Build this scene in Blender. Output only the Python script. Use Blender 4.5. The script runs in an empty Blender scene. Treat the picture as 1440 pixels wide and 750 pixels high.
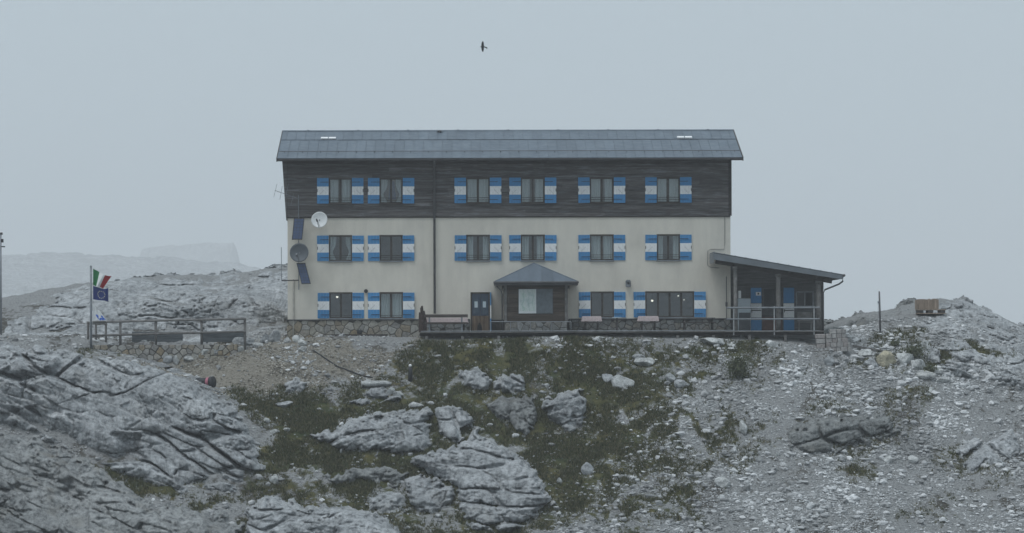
import bpy, bmesh, math, random
import numpy as np
from mathutils import Vector, Matrix

random.seed(7)
rng = np.random.default_rng(11)
SC = bpy.context.scene
COL = SC.collection

# ------------------------------------------------------------------ camera, sky, sun, exposure
D = 180.0            # metres from the camera to the front of the hut (y = 0)
S = 28.0             # pixels of the photograph per metre at the hut
F = S * D
ZC = -0.5            # camera height relative to the terrace floor
HY = 467 - S * ZC    # pixel row of the eye level
ROLL = math.radians(0.18)

cam = bpy.data.cameras.new('camera')
cam.sensor_width = 36.0
cam.lens = 36.0 * F / 1440.0
cam.shift_y = (HY - 375.0) / 1440.0
cam.clip_start = 1.0
cam.clip_end = 9000.0
camo = bpy.data.objects.new('camera', cam)
COL.objects.link(camo)
camo.matrix_world = (Matrix.Translation((0, -D, ZC)) @ Matrix.Rotation(math.radians(90), 4, 'X')
                     @ Matrix.Rotation(-ROLL, 4, 'Z'))
SC.camera = camo

SUN_EL, SUN_AZ = math.radians(68), math.radians(225)   # azimuth: from the camera side, a little to the left
W = bpy.data.worlds.new('World'); SC.world = W; W.use_nodes = True
wn, wl = W.node_tree.nodes, W.node_tree.links
wn.clear()
w_out = wn.new('ShaderNodeOutputWorld')
w_sky = wn.new('ShaderNodeTexSky'); w_sky.sky_type = 'NISHITA'; w_sky.sun_disc = False
w_sky.sun_elevation = SUN_EL; w_sky.sun_rotation = SUN_AZ; w_sky.dust_density = 5.0
w_bg = wn.new('ShaderNodeBackground'); w_bg.inputs['Strength'].default_value = 0.06
w_over = wn.new('ShaderNodeBackground')
w_over.inputs['Color'].default_value = (0.515, 0.615, 0.685, 1); w_over.inputs['Strength'].default_value = 1.0
w_mix = wn.new('ShaderNodeMixShader'); w_mix.inputs['Fac'].default_value = 0.92   # closed cloud over the sky
wl.new(w_sky.outputs['Color'], w_bg.inputs['Color'])
wl.new(w_bg.outputs[0], w_mix.inputs[1]); wl.new(w_over.outputs[0], w_mix.inputs[2])
wl.new(w_mix.outputs[0], w_out.inputs['Surface'])

sun = bpy.data.lights.new('sun', 'SUN'); sun.energy = 1.5; sun.angle = math.radians(34)
sun.color = (0.985, 0.995, 1.0)
suno = bpy.data.objects.new('sun', sun); COL.objects.link(suno)
sd = Vector((math.sin(SUN_AZ) * math.cos(SUN_EL), math.cos(SUN_AZ) * math.cos(SUN_EL), math.sin(SUN_EL)))
suno.rotation_euler = sd.to_track_quat('Z', 'Y').to_euler()
suno.location = (0, -60, 80)

SC.view_settings.view_transform = 'Standard'
SC.view_settings.look = 'None'
SC.view_settings.exposure = 0.0
SC.view_settings.gamma = 1.0
SC.view_settings.use_curve_mapping = False
SC.render.engine = 'CYCLES'
SC.cycles.use_denoising = True
SC.cycles.max_bounces = 6
SC.cycles.diffuse_bounces = 3
SC.cycles.transparent_max_bounces = 8
SC.cycles.volume_bounces = 2

# ------------------------------------------------------------------ pixel <-> place
cr, sr = math.cos(ROLL), math.sin(ROLL)
def unroll(px, py):
    dx, dy = px - 720.0, py - HY
    return 720 + dx * cr - dy * sr, HY + dx * sr + dy * cr
def PX(px, py, Y):
    px, py = unroll(px, py)
    k = (D + Y) / F
    return ((px - 720) * k, Y, ZC + (HY - py) * k)
def XY(px, Y=0.0): return (px - 720) * (D + Y) / F
def ZY(py, Y=0.0): return ZC + (HY - py) * (D + Y) / F

# ------------------------------------------------------------------ numpy noise
def h2(ix, iy, seed):
    a = (ix.astype(np.int64) * 374761393 + iy.astype(np.int64) * 668265263 + seed * 2246822519) & 0xffffffff
    a = ((a ^ (a >> 13)) * 1274126177) & 0xffffffff
    a = ((a ^ (a >> 16)) * 2654435761) & 0xffffffff
    return ((a ^ (a >> 15)) & 0xffffff) / float(0x1000000)
def vnoise(x, y, seed=0):
    ix, iy = np.floor(x), np.floor(y)
    fx, fy = x - ix, y - iy
    ux = fx * fx * fx * (fx * (fx * 6 - 15) + 10); uy = fy * fy * fy * (fy * (fy * 6 - 15) + 10)
    a, b = h2(ix, iy, seed), h2(ix + 1, iy, seed)
    c, d = h2(ix, iy + 1, seed), h2(ix + 1, iy + 1, seed)
    return (a + (b - a) * ux) * (1 - uy) + (c + (d - c) * ux) * uy
def fbm(x, y, octv=4, seed=0, gain=0.5):
    s, a, n = 0.0, 1.0, 0.0
    for o in range(octv):
        s = s + a * (vnoise(x, y, seed + o * 17) * 2 - 1); n += a
        x, y = x * 1.62 + y * 1.18 + 3.1, -x * 1.18 + y * 1.62 + 7.7; a *= gain
    return s / n
def voro(x, y, seed=0):
    ix, iy = np.floor(x), np.floor(y)
    f1 = np.full(x.shape, 9.0); f2 = np.full(x.shape, 9.0)
    cid = np.zeros(x.shape); ddx = np.zeros(x.shape); ddy = np.zeros(x.shape)
    for i in (-1, 0, 1):
        for j in (-1, 0, 1):
            cx, cy = ix + i, iy + j
            px = cx + 0.1 + 0.8 * h2(cx, cy, seed); py = cy + 0.1 + 0.8 * h2(cx, cy, seed + 1)
            dx, dy = x - px, y - py
            d = np.sqrt(dx * dx + dy * dy)
            near = d < f1
            f2 = np.where(near, f1, np.minimum(f2, d))
            cid = np.where(near, h2(cx, cy, seed + 2), cid)
            ddx = np.where(near, dx, ddx); ddy = np.where(near, dy, ddy)
            f1 = np.where(near, d, f1)
    return f1, f2, cid, ddx, ddy
def sstep(a, b, x):
    t = np.clip((x - a) / (b - a), 0, 1)
    return t * t * (3 - 2 * t)
def poly_sd(px, py, poly):
    """signed distance in pixels, positive inside"""
    P = np.array(poly, float); n = len(P)
    best = np.full(px.shape, 1e18); inside = np.zeros(px.shape, bool)
    for i in range(n):
        a, b = P[i], P[(i + 1) % n]
        e = b - a
        wx, wy = px - a[0], py - a[1]
        t = np.clip((wx * e[0] + wy * e[1]) / (e @ e + 1e-9), 0, 1)
        best = np.minimum(best, (wx - e[0] * t) ** 2 + (wy - e[1] * t) ** 2)
        c = (a[1] > py) != (b[1] > py)
        xi = a[0] + (py - a[1]) / (b[1] - a[1] + 1e-12) * (b[0] - a[0])
        inside ^= c & (px < xi)
    d = np.sqrt(best)
    return np.where(inside, d, -d)

# ------------------------------------------------------------------ materials
MATS = {}
def new_mat(name):
    m = bpy.data.materials.new(name); m.use_nodes = True
    nt = m.node_tree
    return m, nt, nt.nodes['Principled BSDF']
def N(nt, typ, **kw):
    n = nt.nodes.new(typ)
    for k, v in kw.items():
        if k in n.inputs.keys(): n.inputs[k].default_value = v
        else: setattr(n, k, v)
    return n
def ramp(nt, stops):
    r = nt.nodes.new('ShaderNodeValToRGB')
    e = r.color_ramp.elements
    while len(e) < len(stops): e.new(0.5)
    for el, (p, c) in zip(e, stops):
        el.position = p; el.color = (*c, 1)
    return r
def mixc(nt, fac, a, b, mode='MIX'):
    m = nt.nodes.new('ShaderNodeMix'); m.data_type = 'RGBA'; m.blend_type = mode
    for s, v in ((0, fac), (6, a), (7, b)):
        if hasattr(v, 'links'): nt.links.new(v, m.inputs[s])
        elif s == 0: m.inputs[0].default_value = v
        else: m.inputs[s].default_value = (*v, 1)
    return m.outputs[2]
def coord(nt, world=False):
    if world:
        return nt.nodes.new('ShaderNodeNewGeometry').outputs['Position']
    return nt.nodes.new('ShaderNodeTexCoord').outputs['Object']
def noise(nt, vec, scale, detail=4, rough=0.55, stretch=None):
    if stretch:
        mp = nt.nodes.new('ShaderNodeMapping'); mp.inputs['Scale'].default_value = stretch
        nt.links.new(vec, mp.inputs['Vector']); vec = mp.outputs[0]
    n = N(nt, 'ShaderNodeTexNoise', Scale=scale, Detail=detail, Roughness=rough)
    nt.links.new(vec, n.inputs['Vector'])
    return n.outputs['Fac']
def bump(nt, b, h, strength=0.4, dist=0.02):
    n = N(nt, 'ShaderNodeBump', Strength=strength, Distance=dist)
    nt.links.new(h, n.inputs['Height']); nt.links.new(n.outputs[0], b.inputs['Normal'])
def rnd(nt): return nt.nodes.new('ShaderNodeObjectInfo').outputs['Random']

def simple(name, col, rough=0.6, var=0.15, scale=6.0, metal=0.0, objvar=0.0, stretch=None, bmp=0.0, spec=0.3):
    """paint, metal or timber with mottled wear"""
    if name in MATS: return MATS[name]
    m, nt, b = new_mat(name)
    v = coord(nt)
    f = noise(nt, v, scale, 5, 0.6, stretch)
    dark = tuple(c * (1 - var * 1.6) for c in col); lite = tuple(min(1, c * (1 + var)) for c in col)
    c = ramp(nt, [(0.3, dark), (0.7, lite)]); nt.links.new(f, c.inputs[0])
    out = c.outputs[0]
    if objvar:
        k = ramp(nt, [(0, (1 - objvar,) * 3), (1, (1 + objvar,) * 3)]); nt.links.new(rnd(nt), k.inputs[0])
        out = mixc(nt, 1.0, out, k.outputs[0], 'MULTIPLY')
    nt.links.new(out, b.inputs['Base Color'])
    b.inputs['Roughness'].default_value = rough; b.inputs['Metallic'].default_value = metal
    b.inputs['Specular IOR Level'].default_value = spec
    if bmp: bump(nt, b, f, bmp, 0.01)
    MATS[name] = m
    return m

def mat_rock(name='limestone', tint=(1, 1, 1), warm=0.0, zoom=1.0):
    if name in MATS: return MATS[name]
    m, nt, b = new_mat(name)
    v = coord(nt, True)
    if zoom != 1.0:
        mp = nt.nodes.new('ShaderNodeMapping'); mp.inputs['Scale'].default_value = (zoom,) * 3
        nt.links.new(v, mp.inputs['Vector']); v = mp.outputs[0]
    big = noise(nt, v, 0.45, 4, 0.55)
    c1 = ramp(nt, [(0.3, (0.33, 0.347, 0.36)), (0.5, (0.43, 0.45, 0.465)), (0.7, (0.52, 0.54, 0.555))])
    nt.links.new(big, c1.inputs[0])
    sp = noise(nt, v, 3.2, 9, 0.78)                            # grain and lichen, contrast raised to paint the shading the bumps lack
    c2 = ramp(nt, [(0.34, (0.28, 0.285, 0.29)), (0.44, (0.66, 0.665, 0.67)), (0.52, (0.98, 0.98, 0.98)), (0.66, (1.35, 1.35, 1.35))])
    nt.links.new(sp, c2.inputs[0])
    o = mixc(nt, 1.0, c1.outputs[0], c2.outputs[0], 'MULTIPLY')
    st = noise(nt, v, 2.4, 8, 0.72, (1.5, 0.45, 0.35))         # dark algae streaks running down the slabs
    c3 = ramp(nt, [(0.53, (0, 0, 0)), (0.66, (1, 1, 1))]); nt.links.new(st, c3.inputs[0])
    sm = N(nt, 'ShaderNodeMath', operation='MULTIPLY'); sm.inputs[1].default_value = 0.62
    nt.links.new(c3.outputs[0], sm.inputs[0])
    o = mixc(nt, sm.outputs[0], o, (0.11, 0.118, 0.125))
    wn_ = noise(nt, v, 0.8, 6, 0.6)
    c4 = ramp(nt, [(0.56, (0, 0, 0)), (0.75, (1, 1, 1))]); nt.links.new(wn_, c4.inputs[0])
    s2 = N(nt, 'ShaderNodeMath', operation='MULTIPLY'); s2.inputs[1].default_value = 0.25 + warm
    nt.links.new(c4.outputs[0], s2.inputs[0])
    o = mixc(nt, s2.outputs[0], o, (0.24, 0.215, 0.175))
    o = mixc(nt, 1.0, o, tint, 'MULTIPLY')
    nt.links.new(o, b.inputs['Base Color'])
    b.inputs['Roughness'].default_value = 0.9; b.inputs['Specular IOR Level'].default_value = 0.15
    fine = noise(nt, v, 4.5, 10, 0.78)
    bump(nt, b, fine, 1.0, 0.14 / zoom)
    MATS[name] = m
    return m

def mat_ground():
    m, nt, b = new_mat('alpine_ground')
    v = coord(nt, True)
    at = nt.nodes.new('ShaderNodeAttribute'); at.attribute_name = 'cover'
    sep = nt.nodes.new('ShaderNodeSeparateColor'); nt.links.new(at.outputs['Color'], sep.inputs[0])
    n1 = noise(nt, v, 3.0, 6, 0.65); n2 = noise(nt, v, 9.0, 8, 0.75); n3 = noise(nt, v, 0.7, 4, 0.5)
    pale = ramp(nt, [(0.30, (0.10, 0.102, 0.102)), (0.44, (0.27, 0.277, 0.28)), (0.6, (0.38, 0.388, 0.392)), (0.75, (0.48, 0.49, 0.495))])
    nt.links.new(n2, pale.inputs[0])
    brown = ramp(nt, [(0.3, (0.12, 0.108, 0.088)), (0.5, (0.28, 0.262, 0.225)), (0.72, (0.41, 0.392, 0.345))])
    nt.links.new(n2, brown.inputs[0])
    soil = ramp(nt, [(0.3, (0.04, 0.038, 0.032)), (0.7, (0.13, 0.124, 0.11))]); nt.links.new(n1, soil.inputs[0])
    grass = ramp(nt, [(0.25, (0.032, 0.037, 0.022)), (0.5, (0.07, 0.078, 0.043)), (0.75, (0.125, 0.117, 0.068))])
    nt.links.new(n1, grass.inputs[0])
    gv = ramp(nt, [(0.3, (0.75, 0.9, 0.8)), (0.66, (1.6, 1.38, 1.05))]); nt.links.new(n3, gv.inputs[0])
    gcol = mixc(nt, 1.0, grass.outputs[0], gv.outputs[0], 'MULTIPLY')
    def edge(chan, nz, lo=0.34, hi=0.66, amt=1.6):
        a = N(nt, 'ShaderNodeMath', operation='MULTIPLY_ADD'); a.inputs[1].default_value = amt; a.inputs[2].default_value = -amt / 2
        nt.links.new(nz, a.inputs[0])
        s = N(nt, 'ShaderNodeMath', operation='ADD'); nt.links.new(a.outputs[0], s.inputs[0]); nt.links.new(chan, s.inputs[1])
        r = ramp(nt, [(lo, (0, 0, 0)), (hi, (1, 1, 1))]); nt.links.new(s.outputs[0], r.inputs[0])
        return r.outputs[0]
    c = mixc(nt, edge(sep.outputs[1], n1), pale.outputs[0], brown.outputs[0])
    c = mixc(nt, edge(sep.outputs[2], n1), c, soil.outputs[0])
    c = mixc(nt, edge(sep.outputs[0], n1), c, gcol)
    nt.links.new(c, b.inputs['Base Color'])
    b.inputs['Roughness'].default_value = 0.95; b.inputs['Specular IOR Level'].default_value = 0.1
    bump(nt, b, n2, 1.0, 0.16)
    return m

def mat_wood(name, col, objvar=0.3, stretch=(1.2, 14, 14), rough=0.8, grey=(0.16, 0.16, 0.165), greyamt=0.35):
    if name in MATS: return MATS[name]
    m, nt, b = new_mat(name)
    v = coord(nt, True)
    g = noise(nt, v, 1.0, 6, 0.65, stretch)
    c = ramp(nt, [(0.3, tuple(x * 0.5 for x in col)), (0.55, col), (0.75, tuple(x * 1.55 for x in col))])
    nt.links.new(g, c.inputs[0])
    w = noise(nt, v, 1.0, 6, 0.7, (0.9, 11, 11))
    wr = ramp(nt, [(0.5, (0, 0, 0)), (0.72, (greyamt,) * 3)]); nt.links.new(w, wr.inputs[0])
    o = mixc(nt, wr.outputs[0], c.outputs[0], grey)
    k = ramp(nt, [(0, (1 - objvar,) * 3), (1, (1 + objvar,) * 3)]); nt.links.new(rnd(nt), k.inputs[0])
    o = mixc(nt, 1.0, o, k.outputs[0], 'MULTIPLY')
    nt.links.new(o, b.inputs['Base Color']); b.inputs['Roughness'].default_value = rough
    b.inputs['Specular IOR Level'].default_value = 0.2
    bump(nt, b, g, 0.4, 0.008)
    MATS[name] = m
    return m

def mat_stone(name, stops, bmp=0.6):
    if name in MATS: return MATS[name]
    m, nt, b = new_mat(name)
    v = coord(nt, True)
    c = ramp(nt, stops); c.color_ramp.interpolation = 'LINEAR'; nt.links.new(rnd(nt), c.inputs[0])
    n = noise(nt, v, 9.0, 6, 0.65)
    k = ramp(nt, [(0.3, (0.6, 0.6, 0.62)), (0.7, (1.2, 1.2, 1.18))]); nt.links.new(n, k.inputs[0])
    o = mixc(nt, 1.0, c.outputs[0], k.outputs[0], 'MULTIPLY')
    nt.links.new(o, b.inputs['Base Color']); b.inputs['Roughness'].default_value = 0.9
    b.inputs['Specular IOR Level'].default_value = 0.15
    bump(nt, b, n, bmp, 0.03)
    MATS[name] = m
    return m

def mat_stucco():
    m, nt, b = new_mat('stucco')
    v = coord(nt, True)
    a = noise(nt, v, 0.5, 7, 0.65); s = noise(nt, v, 1.0, 6, 0.7, (1.5, 1.5, 0.3)); f = noise(nt, v, 30, 3, 0.6)
    c = ramp(nt, [(0.28, (0.62, 0.585, 0.515)), (0.5, (0.70, 0.662, 0.585)), (0.72, (0.745, 0.705, 0.615))]); nt.links.new(a, c.inputs[0])
    k = ramp(nt, [(0.3, (0.9, 0.9, 0.9)), (0.6, (1.02, 1.02, 1.02))]); nt.links.new(s, k.inputs[0])
    o = mixc(nt, 1.0, c.outputs[0], k.outputs[0], 'MULTIPLY')
    nt.links.new(o, b.inputs['Base Color']); b.inputs['Roughness'].default_value = 0.95
    b.inputs['Specular IOR Level'].default_value = 0.1
    bump(nt, b, f, 0.3, 0.01)
    MATS['stucco'] = m
    return m

def mat_roof():
    m, nt, b = new_mat('roof_metal')
    v = coord(nt, True)
    a = noise(nt, v, 0.8, 5, 0.6, (1.6, 0.5, 1)); f = noise(nt, v, 3.0, 4, 0.6)
    c = ramp(nt, [(0.3, (0.105, 0.135, 0.17)), (0.7, (0.15, 0.187, 0.228))]); nt.links.new(a, c.inputs[0])
    k = ramp(nt, [(0, (0.92,) * 3), (1, (1.07,) * 3)]); nt.links.new(rnd(nt), k.inputs[0])
    o = mixc(nt, 1.0, c.outputs[0], k.outputs[0], 'MULTIPLY')
    nt.links.new(o, b.inputs['Base Color'])
    r = ramp(nt, [(0.3, (0.42,) * 3), (0.7, (0.6,) * 3)]); nt.links.new(f, r.inputs[0])
    nt.links.new(r.outputs[0], b.inputs['Roughness'])
    b.inputs['Metallic'].default_value = 0.25; b.inputs['Specular IOR Level'].default_value = 0.4
    bump(nt, b, f, 0.15, 0.01)
    MATS['roof'] = m
    return m

def mat_glass():
    m, nt, b = new_mat('window_glass')
    nt.nodes.remove(b)
    out = nt.nodes['Material Output']
    t = nt.nodes.new('ShaderNodeBsdfTransparent'); t.inputs[0].default_value = (0.88, 0.91, 0.91, 1)
    g = nt.nodes.new('ShaderNodeBsdfGlossy'); g.inputs['Roughness'].default_value = 0.03
    g.inputs[0].default_value = (0.9, 0.95, 1, 1)
    mx = nt.nodes.new('ShaderNodeMixShader'); mx.inputs[0].default_value = 0.15
    nt.links.new(t.outputs[0], mx.inputs[1]); nt.links.new(g.outputs[0], mx.inputs[2])
    nt.links.new(mx.outputs[0], out.inputs[0])
    MATS['glass'] = m
    return m

def mat_emit(name, col, s):
    m, nt, b = new_mat(name)
    b.inputs['Emission Color'].default_value = (*col, 1); b.inputs['Emission Strength'].default_value = s
    MATS[name] = m
    return m

def mat_foliage(name, a, b_, c_):
    m, nt, b = new_mat(name)
    g = nt.nodes.new('ShaderNodeNewGeometry')
    r = ramp(nt, [(0, a), (0.55, b_), (1, c_)]); nt.links.new(g.outputs['Random Per Island'], r.inputs[0])
    nt.links.new(r.outputs[0], b.inputs['Base Color']); b.inputs['Roughness'].default_value = 0.85
    b.inputs['Specular IOR Level'].default_value = 0.15
    MATS[name] = m
    return m

ROCK = mat_rock()
ROCKB = mat_rock('limestone_stained', (0.80, 0.795, 0.775), 0.35)
ROCKD = mat_rock('limestone_weathered', (0.62, 0.62, 0.60), 0.25)
GROUND = mat_ground()
STUCCO = mat_stucco(); ROOF = mat_roof(); GLASS = mat_glass()
CLAD = mat_wood('weathered_cladding', (0.105, 0.098, 0.096), 0.32, greyamt=0.8, grey=(0.24, 0.255, 0.275))
CLADB = simple('cladding_backing', (0.022, 0.02, 0.019), 0.9)
FRAMEW = mat_wood('window_frame_wood', (0.075, 0.066, 0.058), 0.15)
BLUE = simple('blue_paint', (0.066, 0.26, 0.52), 0.6, 0.16, 5, objvar=0.12, stretch=(8, 1, 1))
WHITE = simple('white_paint', (0.84, 0.85, 0.85), 0.6, 0.09, 5, objvar=0.06, stretch=(8, 1, 1))
IRON = simple('dark_iron', (0.03, 0.032, 0.036), 0.55, 0.2)
GALV = simple('grey_metal', (0.22, 0.24, 0.26), 0.5, 0.2, 4, metal=0.3)
PIPE = simple('downpipe_metal', (0.10, 0.10, 0.105), 0.5, 0.2, 3, metal=0.3)
TIMB = mat_wood('grey_timber', (0.17, 0.165, 0.16), 0.2, (3, 3, 3), grey=(0.28, 0.28, 0.28))
DARKW = mat_wood('dark_timber', (0.055, 0.05, 0.048), 0.25, (2, 10, 10))
CURT = simple('curtain_fabric', (0.60, 0.64, 0.65), 0.95, 0.08, 3, stretch=(10, 10, 0.5))
INNER = simple('room_plaster', (0.20, 0.175, 0.15), 0.95, 0.1, 2)
LAMP = mat_emit('lamp_glow', (1.0, 0.93, 0.80), 1.6)

# ------------------------------------------------------------------ mesh builder
def mesh_obj(name, me, mat=None, parent=None):
    if mat is not None and len(me.materials) == 0:
        for mm in (mat if isinstance(mat, (list, tuple)) else (mat,)): me.materials.append(mm)
    o = bpy.data.objects.new(name, me); COL.objects.link(o)
    if parent is not None: o.parent = parent
    return o
class MB:
    def __init__(s): s.v, s.f, s.m = [], [], []
    def add(s, vs, fs, mi=0):
        k = len(s.v); s.v += [tuple(p) for p in vs]; s.f += [tuple(i + k for i in f) for f in fs]; s.m += [mi] * len(fs)
        return s
    def box(s, x0, x1, y0, y1, z0, z1, mi=0, bev=0.0):
        if bev > 0:
            bv = min(bev, 0.45 * (x1 - x0), 0.45 * (y1 - y0), 0.45 * (z1 - z0))
            bm = bmesh.new(); bmesh.ops.create_cube(bm, size=1)
            for q in bm.verts:
                q.co = Vector(((x0 + x1) / 2 + q.co.x * (x1 - x0), (y0 + y1) / 2 + q.co.y * (y1 - y0), (z0 + z1) / 2 + q.co.z * (z1 - z0)))
            bmesh.ops.bevel(bm, geom=bm.edges[:], offset=bv, segments=1, affect='EDGES')
            bm.verts.index_update()
            s.add([q.co[:] for q in bm.verts], [[q.index for q in f.verts] for f in bm.faces], mi); bm.free()
            return s
        vs = [(x, y, z) for z in (z0, z1) for y in (y0, y1) for x in (x0, x1)]
        return s.add(vs, [(0, 2, 3, 1), (4, 5, 7, 6), (0, 1, 5, 4), (2, 6, 7, 3), (0, 4, 6, 2), (1, 3, 7, 5)], mi)
    def prism(s, poly, y0, y1, mi=0):
        """polygon in x,z extruded along y"""
        n = len(poly)
        s.add([(x, y0, z) for x, z in poly] + [(x, y1, z) for x, z in poly],
              [tuple(range(n)), tuple(range(2 * n - 1, n - 1, -1))] + [(i, i + n, (i + 1) % n + n, (i + 1) % n) for i in range(n)], mi)
        return s
    def tube(s, pts, r, n=8, r1=None, mi=0, caps=True):
        pts = [Vector(p) for p in pts]; rings = []
        L = len(pts)
        for i, p in enumerate(pts):
            t = (pts[min(i + 1, L - 1)] - pts[max(i - 1, 0)]).normalized()
            up = Vector((0, 0, 1)) if abs(t.z) < 0.9 else Vector((1, 0, 0))
            a = t.cross(up).normalized(); b = t.cross(a)
            rr = r if r1 is None else r + (r1 - r) * i / (L - 1)
            rings.append([p + (a * math.cos(2 * math.pi * k / n) + b * math.sin(2 * math.pi * k / n)) * rr for k in range(n)])
        vs = [q for g in rings for q in g]
        fs = [(i * n + k, i * n + (k + 1) % n, (i + 1) * n + (k + 1) % n, (i + 1) * n + k) for i in range(L - 1) for k in range(n)]
        if caps: fs += [tuple(range(n - 1, -1, -1)), tuple(range((L - 1) * n, L * n))]
        return s.add(vs, fs, mi)
    def bar(s, p, q, w, h, mi=0):
        p, q = Vector(p), Vector(q); t = (q - p).normalized()
        up = Vector((0, 0, 1)) if abs(t.z) < 0.95 else Vector((0, 1, 0))
        a = t.cross(up).normalized() * w / 2; b = a.cross(t).normalized() * h / 2
        vs = [o + i * a + j * b for o in (p, q) for i, j in ((-1, -1), (1, -1), (1, 1), (-1, 1))]
        return s.add(vs, [(0, 1, 2, 3), (7, 6, 5, 4), (0, 4, 5, 1), (1, 5, 6, 2), (2, 6, 7, 3), (3, 7, 4, 0)], mi)
    def mesh(s, name, mats, smooth=False):
        me = bpy.data.meshes.new(name); me.from_pydata(s.v, [], s.f)
        for mm in (mats if isinstance(mats, (list, tuple)) else (mats,)): me.materials.append(mm)
        me.polygons.foreach_set('material_index', s.m)
        if smooth: me.polygons.foreach_set('use_smooth', [True] * len(s.f))
        bm = bmesh.new(); bm.from_mesh(me); bmesh.ops.recalc_face_normals(bm, faces=bm.faces[:]); bm.to_mesh(me); bm.free()
        return me
    def build(s, name, mats, parent=None, smooth=False):
        return mesh_obj(name, s.mesh(name, mats, smooth), None, parent)
def tag(o, label=None, cat=None, group=None, kind=None):
    for k, v in (('label', label), ('category', cat), ('group', group), ('kind', kind)):
        if v: o[k] = v
    return o
def thing(name, label, cat, loc=(0, 0, 0), group=None):
    o = bpy.data.objects.new(name, None); COL.objects.link(o); o.location = loc; o.empty_display_size = 0.3
    return tag(o, label, cat, group)
def big_mesh(name, V, Q, mat, tri=False, smooth=True):
    me = bpy.data.meshes.new(name)
    k = 3 if tri else 4
    me.vertices.add(len(V)); me.vertices.foreach_set('co', np.asarray(V, np.float32).ravel())
    me.loops.add(len(Q) * k); me.loops.foreach_set('vertex_index', np.asarray(Q, np.int32).ravel())
    me.polygons.add(len(Q)); me.polygons.foreach_set('loop_start', np.arange(0, len(Q) * k, k, dtype=np.int32))
    me.polygons.foreach_set('use_smooth', np.full(len(Q), smooth))
    me.update(calc_edges=True)
    me.materials.append(mat)
    return me

# ------------------------------------------------------------------ terrain
ctrl = []
def cp(px, py, Y): ctrl.append(PX(px, py, Y))
top = lambda px: np.interp(px, [380, 1100, 1160, 1200, 1300, 1440, 1520], [476.5, 476.5, 487, 498, 522, 540, 552])
for px in (450, 520, 600, 680, 760, 830, 900, 980, 1060, 1130, 1200, 1270, 1330, 1400, 1480, 1560):
    t0 = float(top(px))
    for dp in (0, 35, 75, 130, 190, 250, 310):
        cp(px, t0 + dp, -2.7 - dp / 15.0 + 0.25 * math.sin(px * 0.013 + dp * 0.03))
for c in [(200, 515, -3.2), (300, 517, -4.2), (335, 545, -7), (380, 580, -9.5), (400, 640, -13.5), (420, 700, -17), (420, 770, -21), (350, 503, -3.4), (400, 485, -2.6),
          (-60, 482, -9), (60, 486, -9.1), (140, 499, -9.3), (210, 514, -9.5), (270, 535, -9.8), (312, 558, -10.5), (345, 600, -12.2), (365, 650, -14.6),
          (-60, 540, -11.6), (60, 540, -11.7), (150, 552, -11.9), (230, 578, -12.5), (290, 622, -13.9),
          (-60, 600, -14), (60, 612, -14.4), (150, 645, -15.6), (250, 685, -17),
          (-60, 680, -17.4), (60, 692, -18), (150, 718, -19), (300, 722, -19),
          (-60, 760, -20.6), (100, 765, -21), (250, 765, -21.2), (350, 765, -21), (0, 820, -23.4), (250, 820, -24),
          (60, 496, -6), (150, 510, -6), (230, 530, -6.6), (285, 550, -7.4),
          (130, 482, 0), (250, 482, 0), (350, 480.5, 0), (180, 481, 4), (130, 521, -2.3), (170, 521, -2.3), (210, 521, -2.3), (250, 520, -2.3), (290, 514, -2.3), (130, 483, -1.5), (170, 483, -1.5), (210, 483, -1.5), (250, 483, -1.5), (290, 483, -1.5), (150, 484, -.7), (200, 484, -.7), (250, 484, -.7), (300, 484, -.7), (340, 482, -.9), (150, 518, -3.4), (230, 518, -3.4), (0, 480, -3), (60, 482, -3), (-80, 476, -3),
          (20, 470, 4), (20, 447, 9), (60, 430, 13), (130, 400, 18), (230, 390, 20), (300, 400, 18), (345, 387, 20), (400, 378, 21), (450, 384, 21),
          (200, 441, 9), (300, 441, 9), (390, 432, 10), (380, 470, 3), (250, 478, 4.5), (120, 452, 8), (-70, 452, 9),
          (1165, 480, 2), (1200, 472, 2.5), (1237, 470, 1), (1200, 446, 8), (1250, 437, 9), (1290, 430, 10), (1345, 421, 11), (1400, 443, 11), (1440, 464, 11), (1520, 484, 11),
          (1300, 455, 5), (1350, 462, 4), (1400, 482, 3), (1440, 502, 1), (1300, 491, -0.5), (1250, 491, -0.8), (1350, 511, -1.5), (1440, 522, -1)]:
    cp(*c)
for x in np.linspace(-10.5, 14.5, 7):
    for y in (0.3, 5, 10): ctrl.append((x, y, -0.46))
for x in np.linspace(-34, 34, 9):
    ctrl.append((x, 34, -0.5 if x < 2 else -2.5)); ctrl.append((x, 48, -3.0))
ctrl.append((25, 19, 0.2)); ctrl.append((20, 19, 0.2))
ctrl = np.array(ctrl, float)
def tps(r2): return np.where(r2 > 1e-12, 0.5 * r2 * np.log(r2 + 1e-12), 0.0)
n = len(ctrl)
A = np.zeros((n + 3, n + 3))
dx = ctrl[:, None, 0] - ctrl[None, :, 0]; dy = ctrl[:, None, 1] - ctrl[None, :, 1]
A[:n, :n] = tps(dx * dx + dy * dy) + np.eye(n) * 0.12
A[:n, n] = 1; A[:n, n + 1] = ctrl[:, 0]; A[:n, n + 2] = ctrl[:, 1]
A[n:, :n] = A[:n, n:].T
RW = np.linalg.solve(A, np.concatenate([ctrl[:, 2], np.zeros(3)]))
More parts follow.
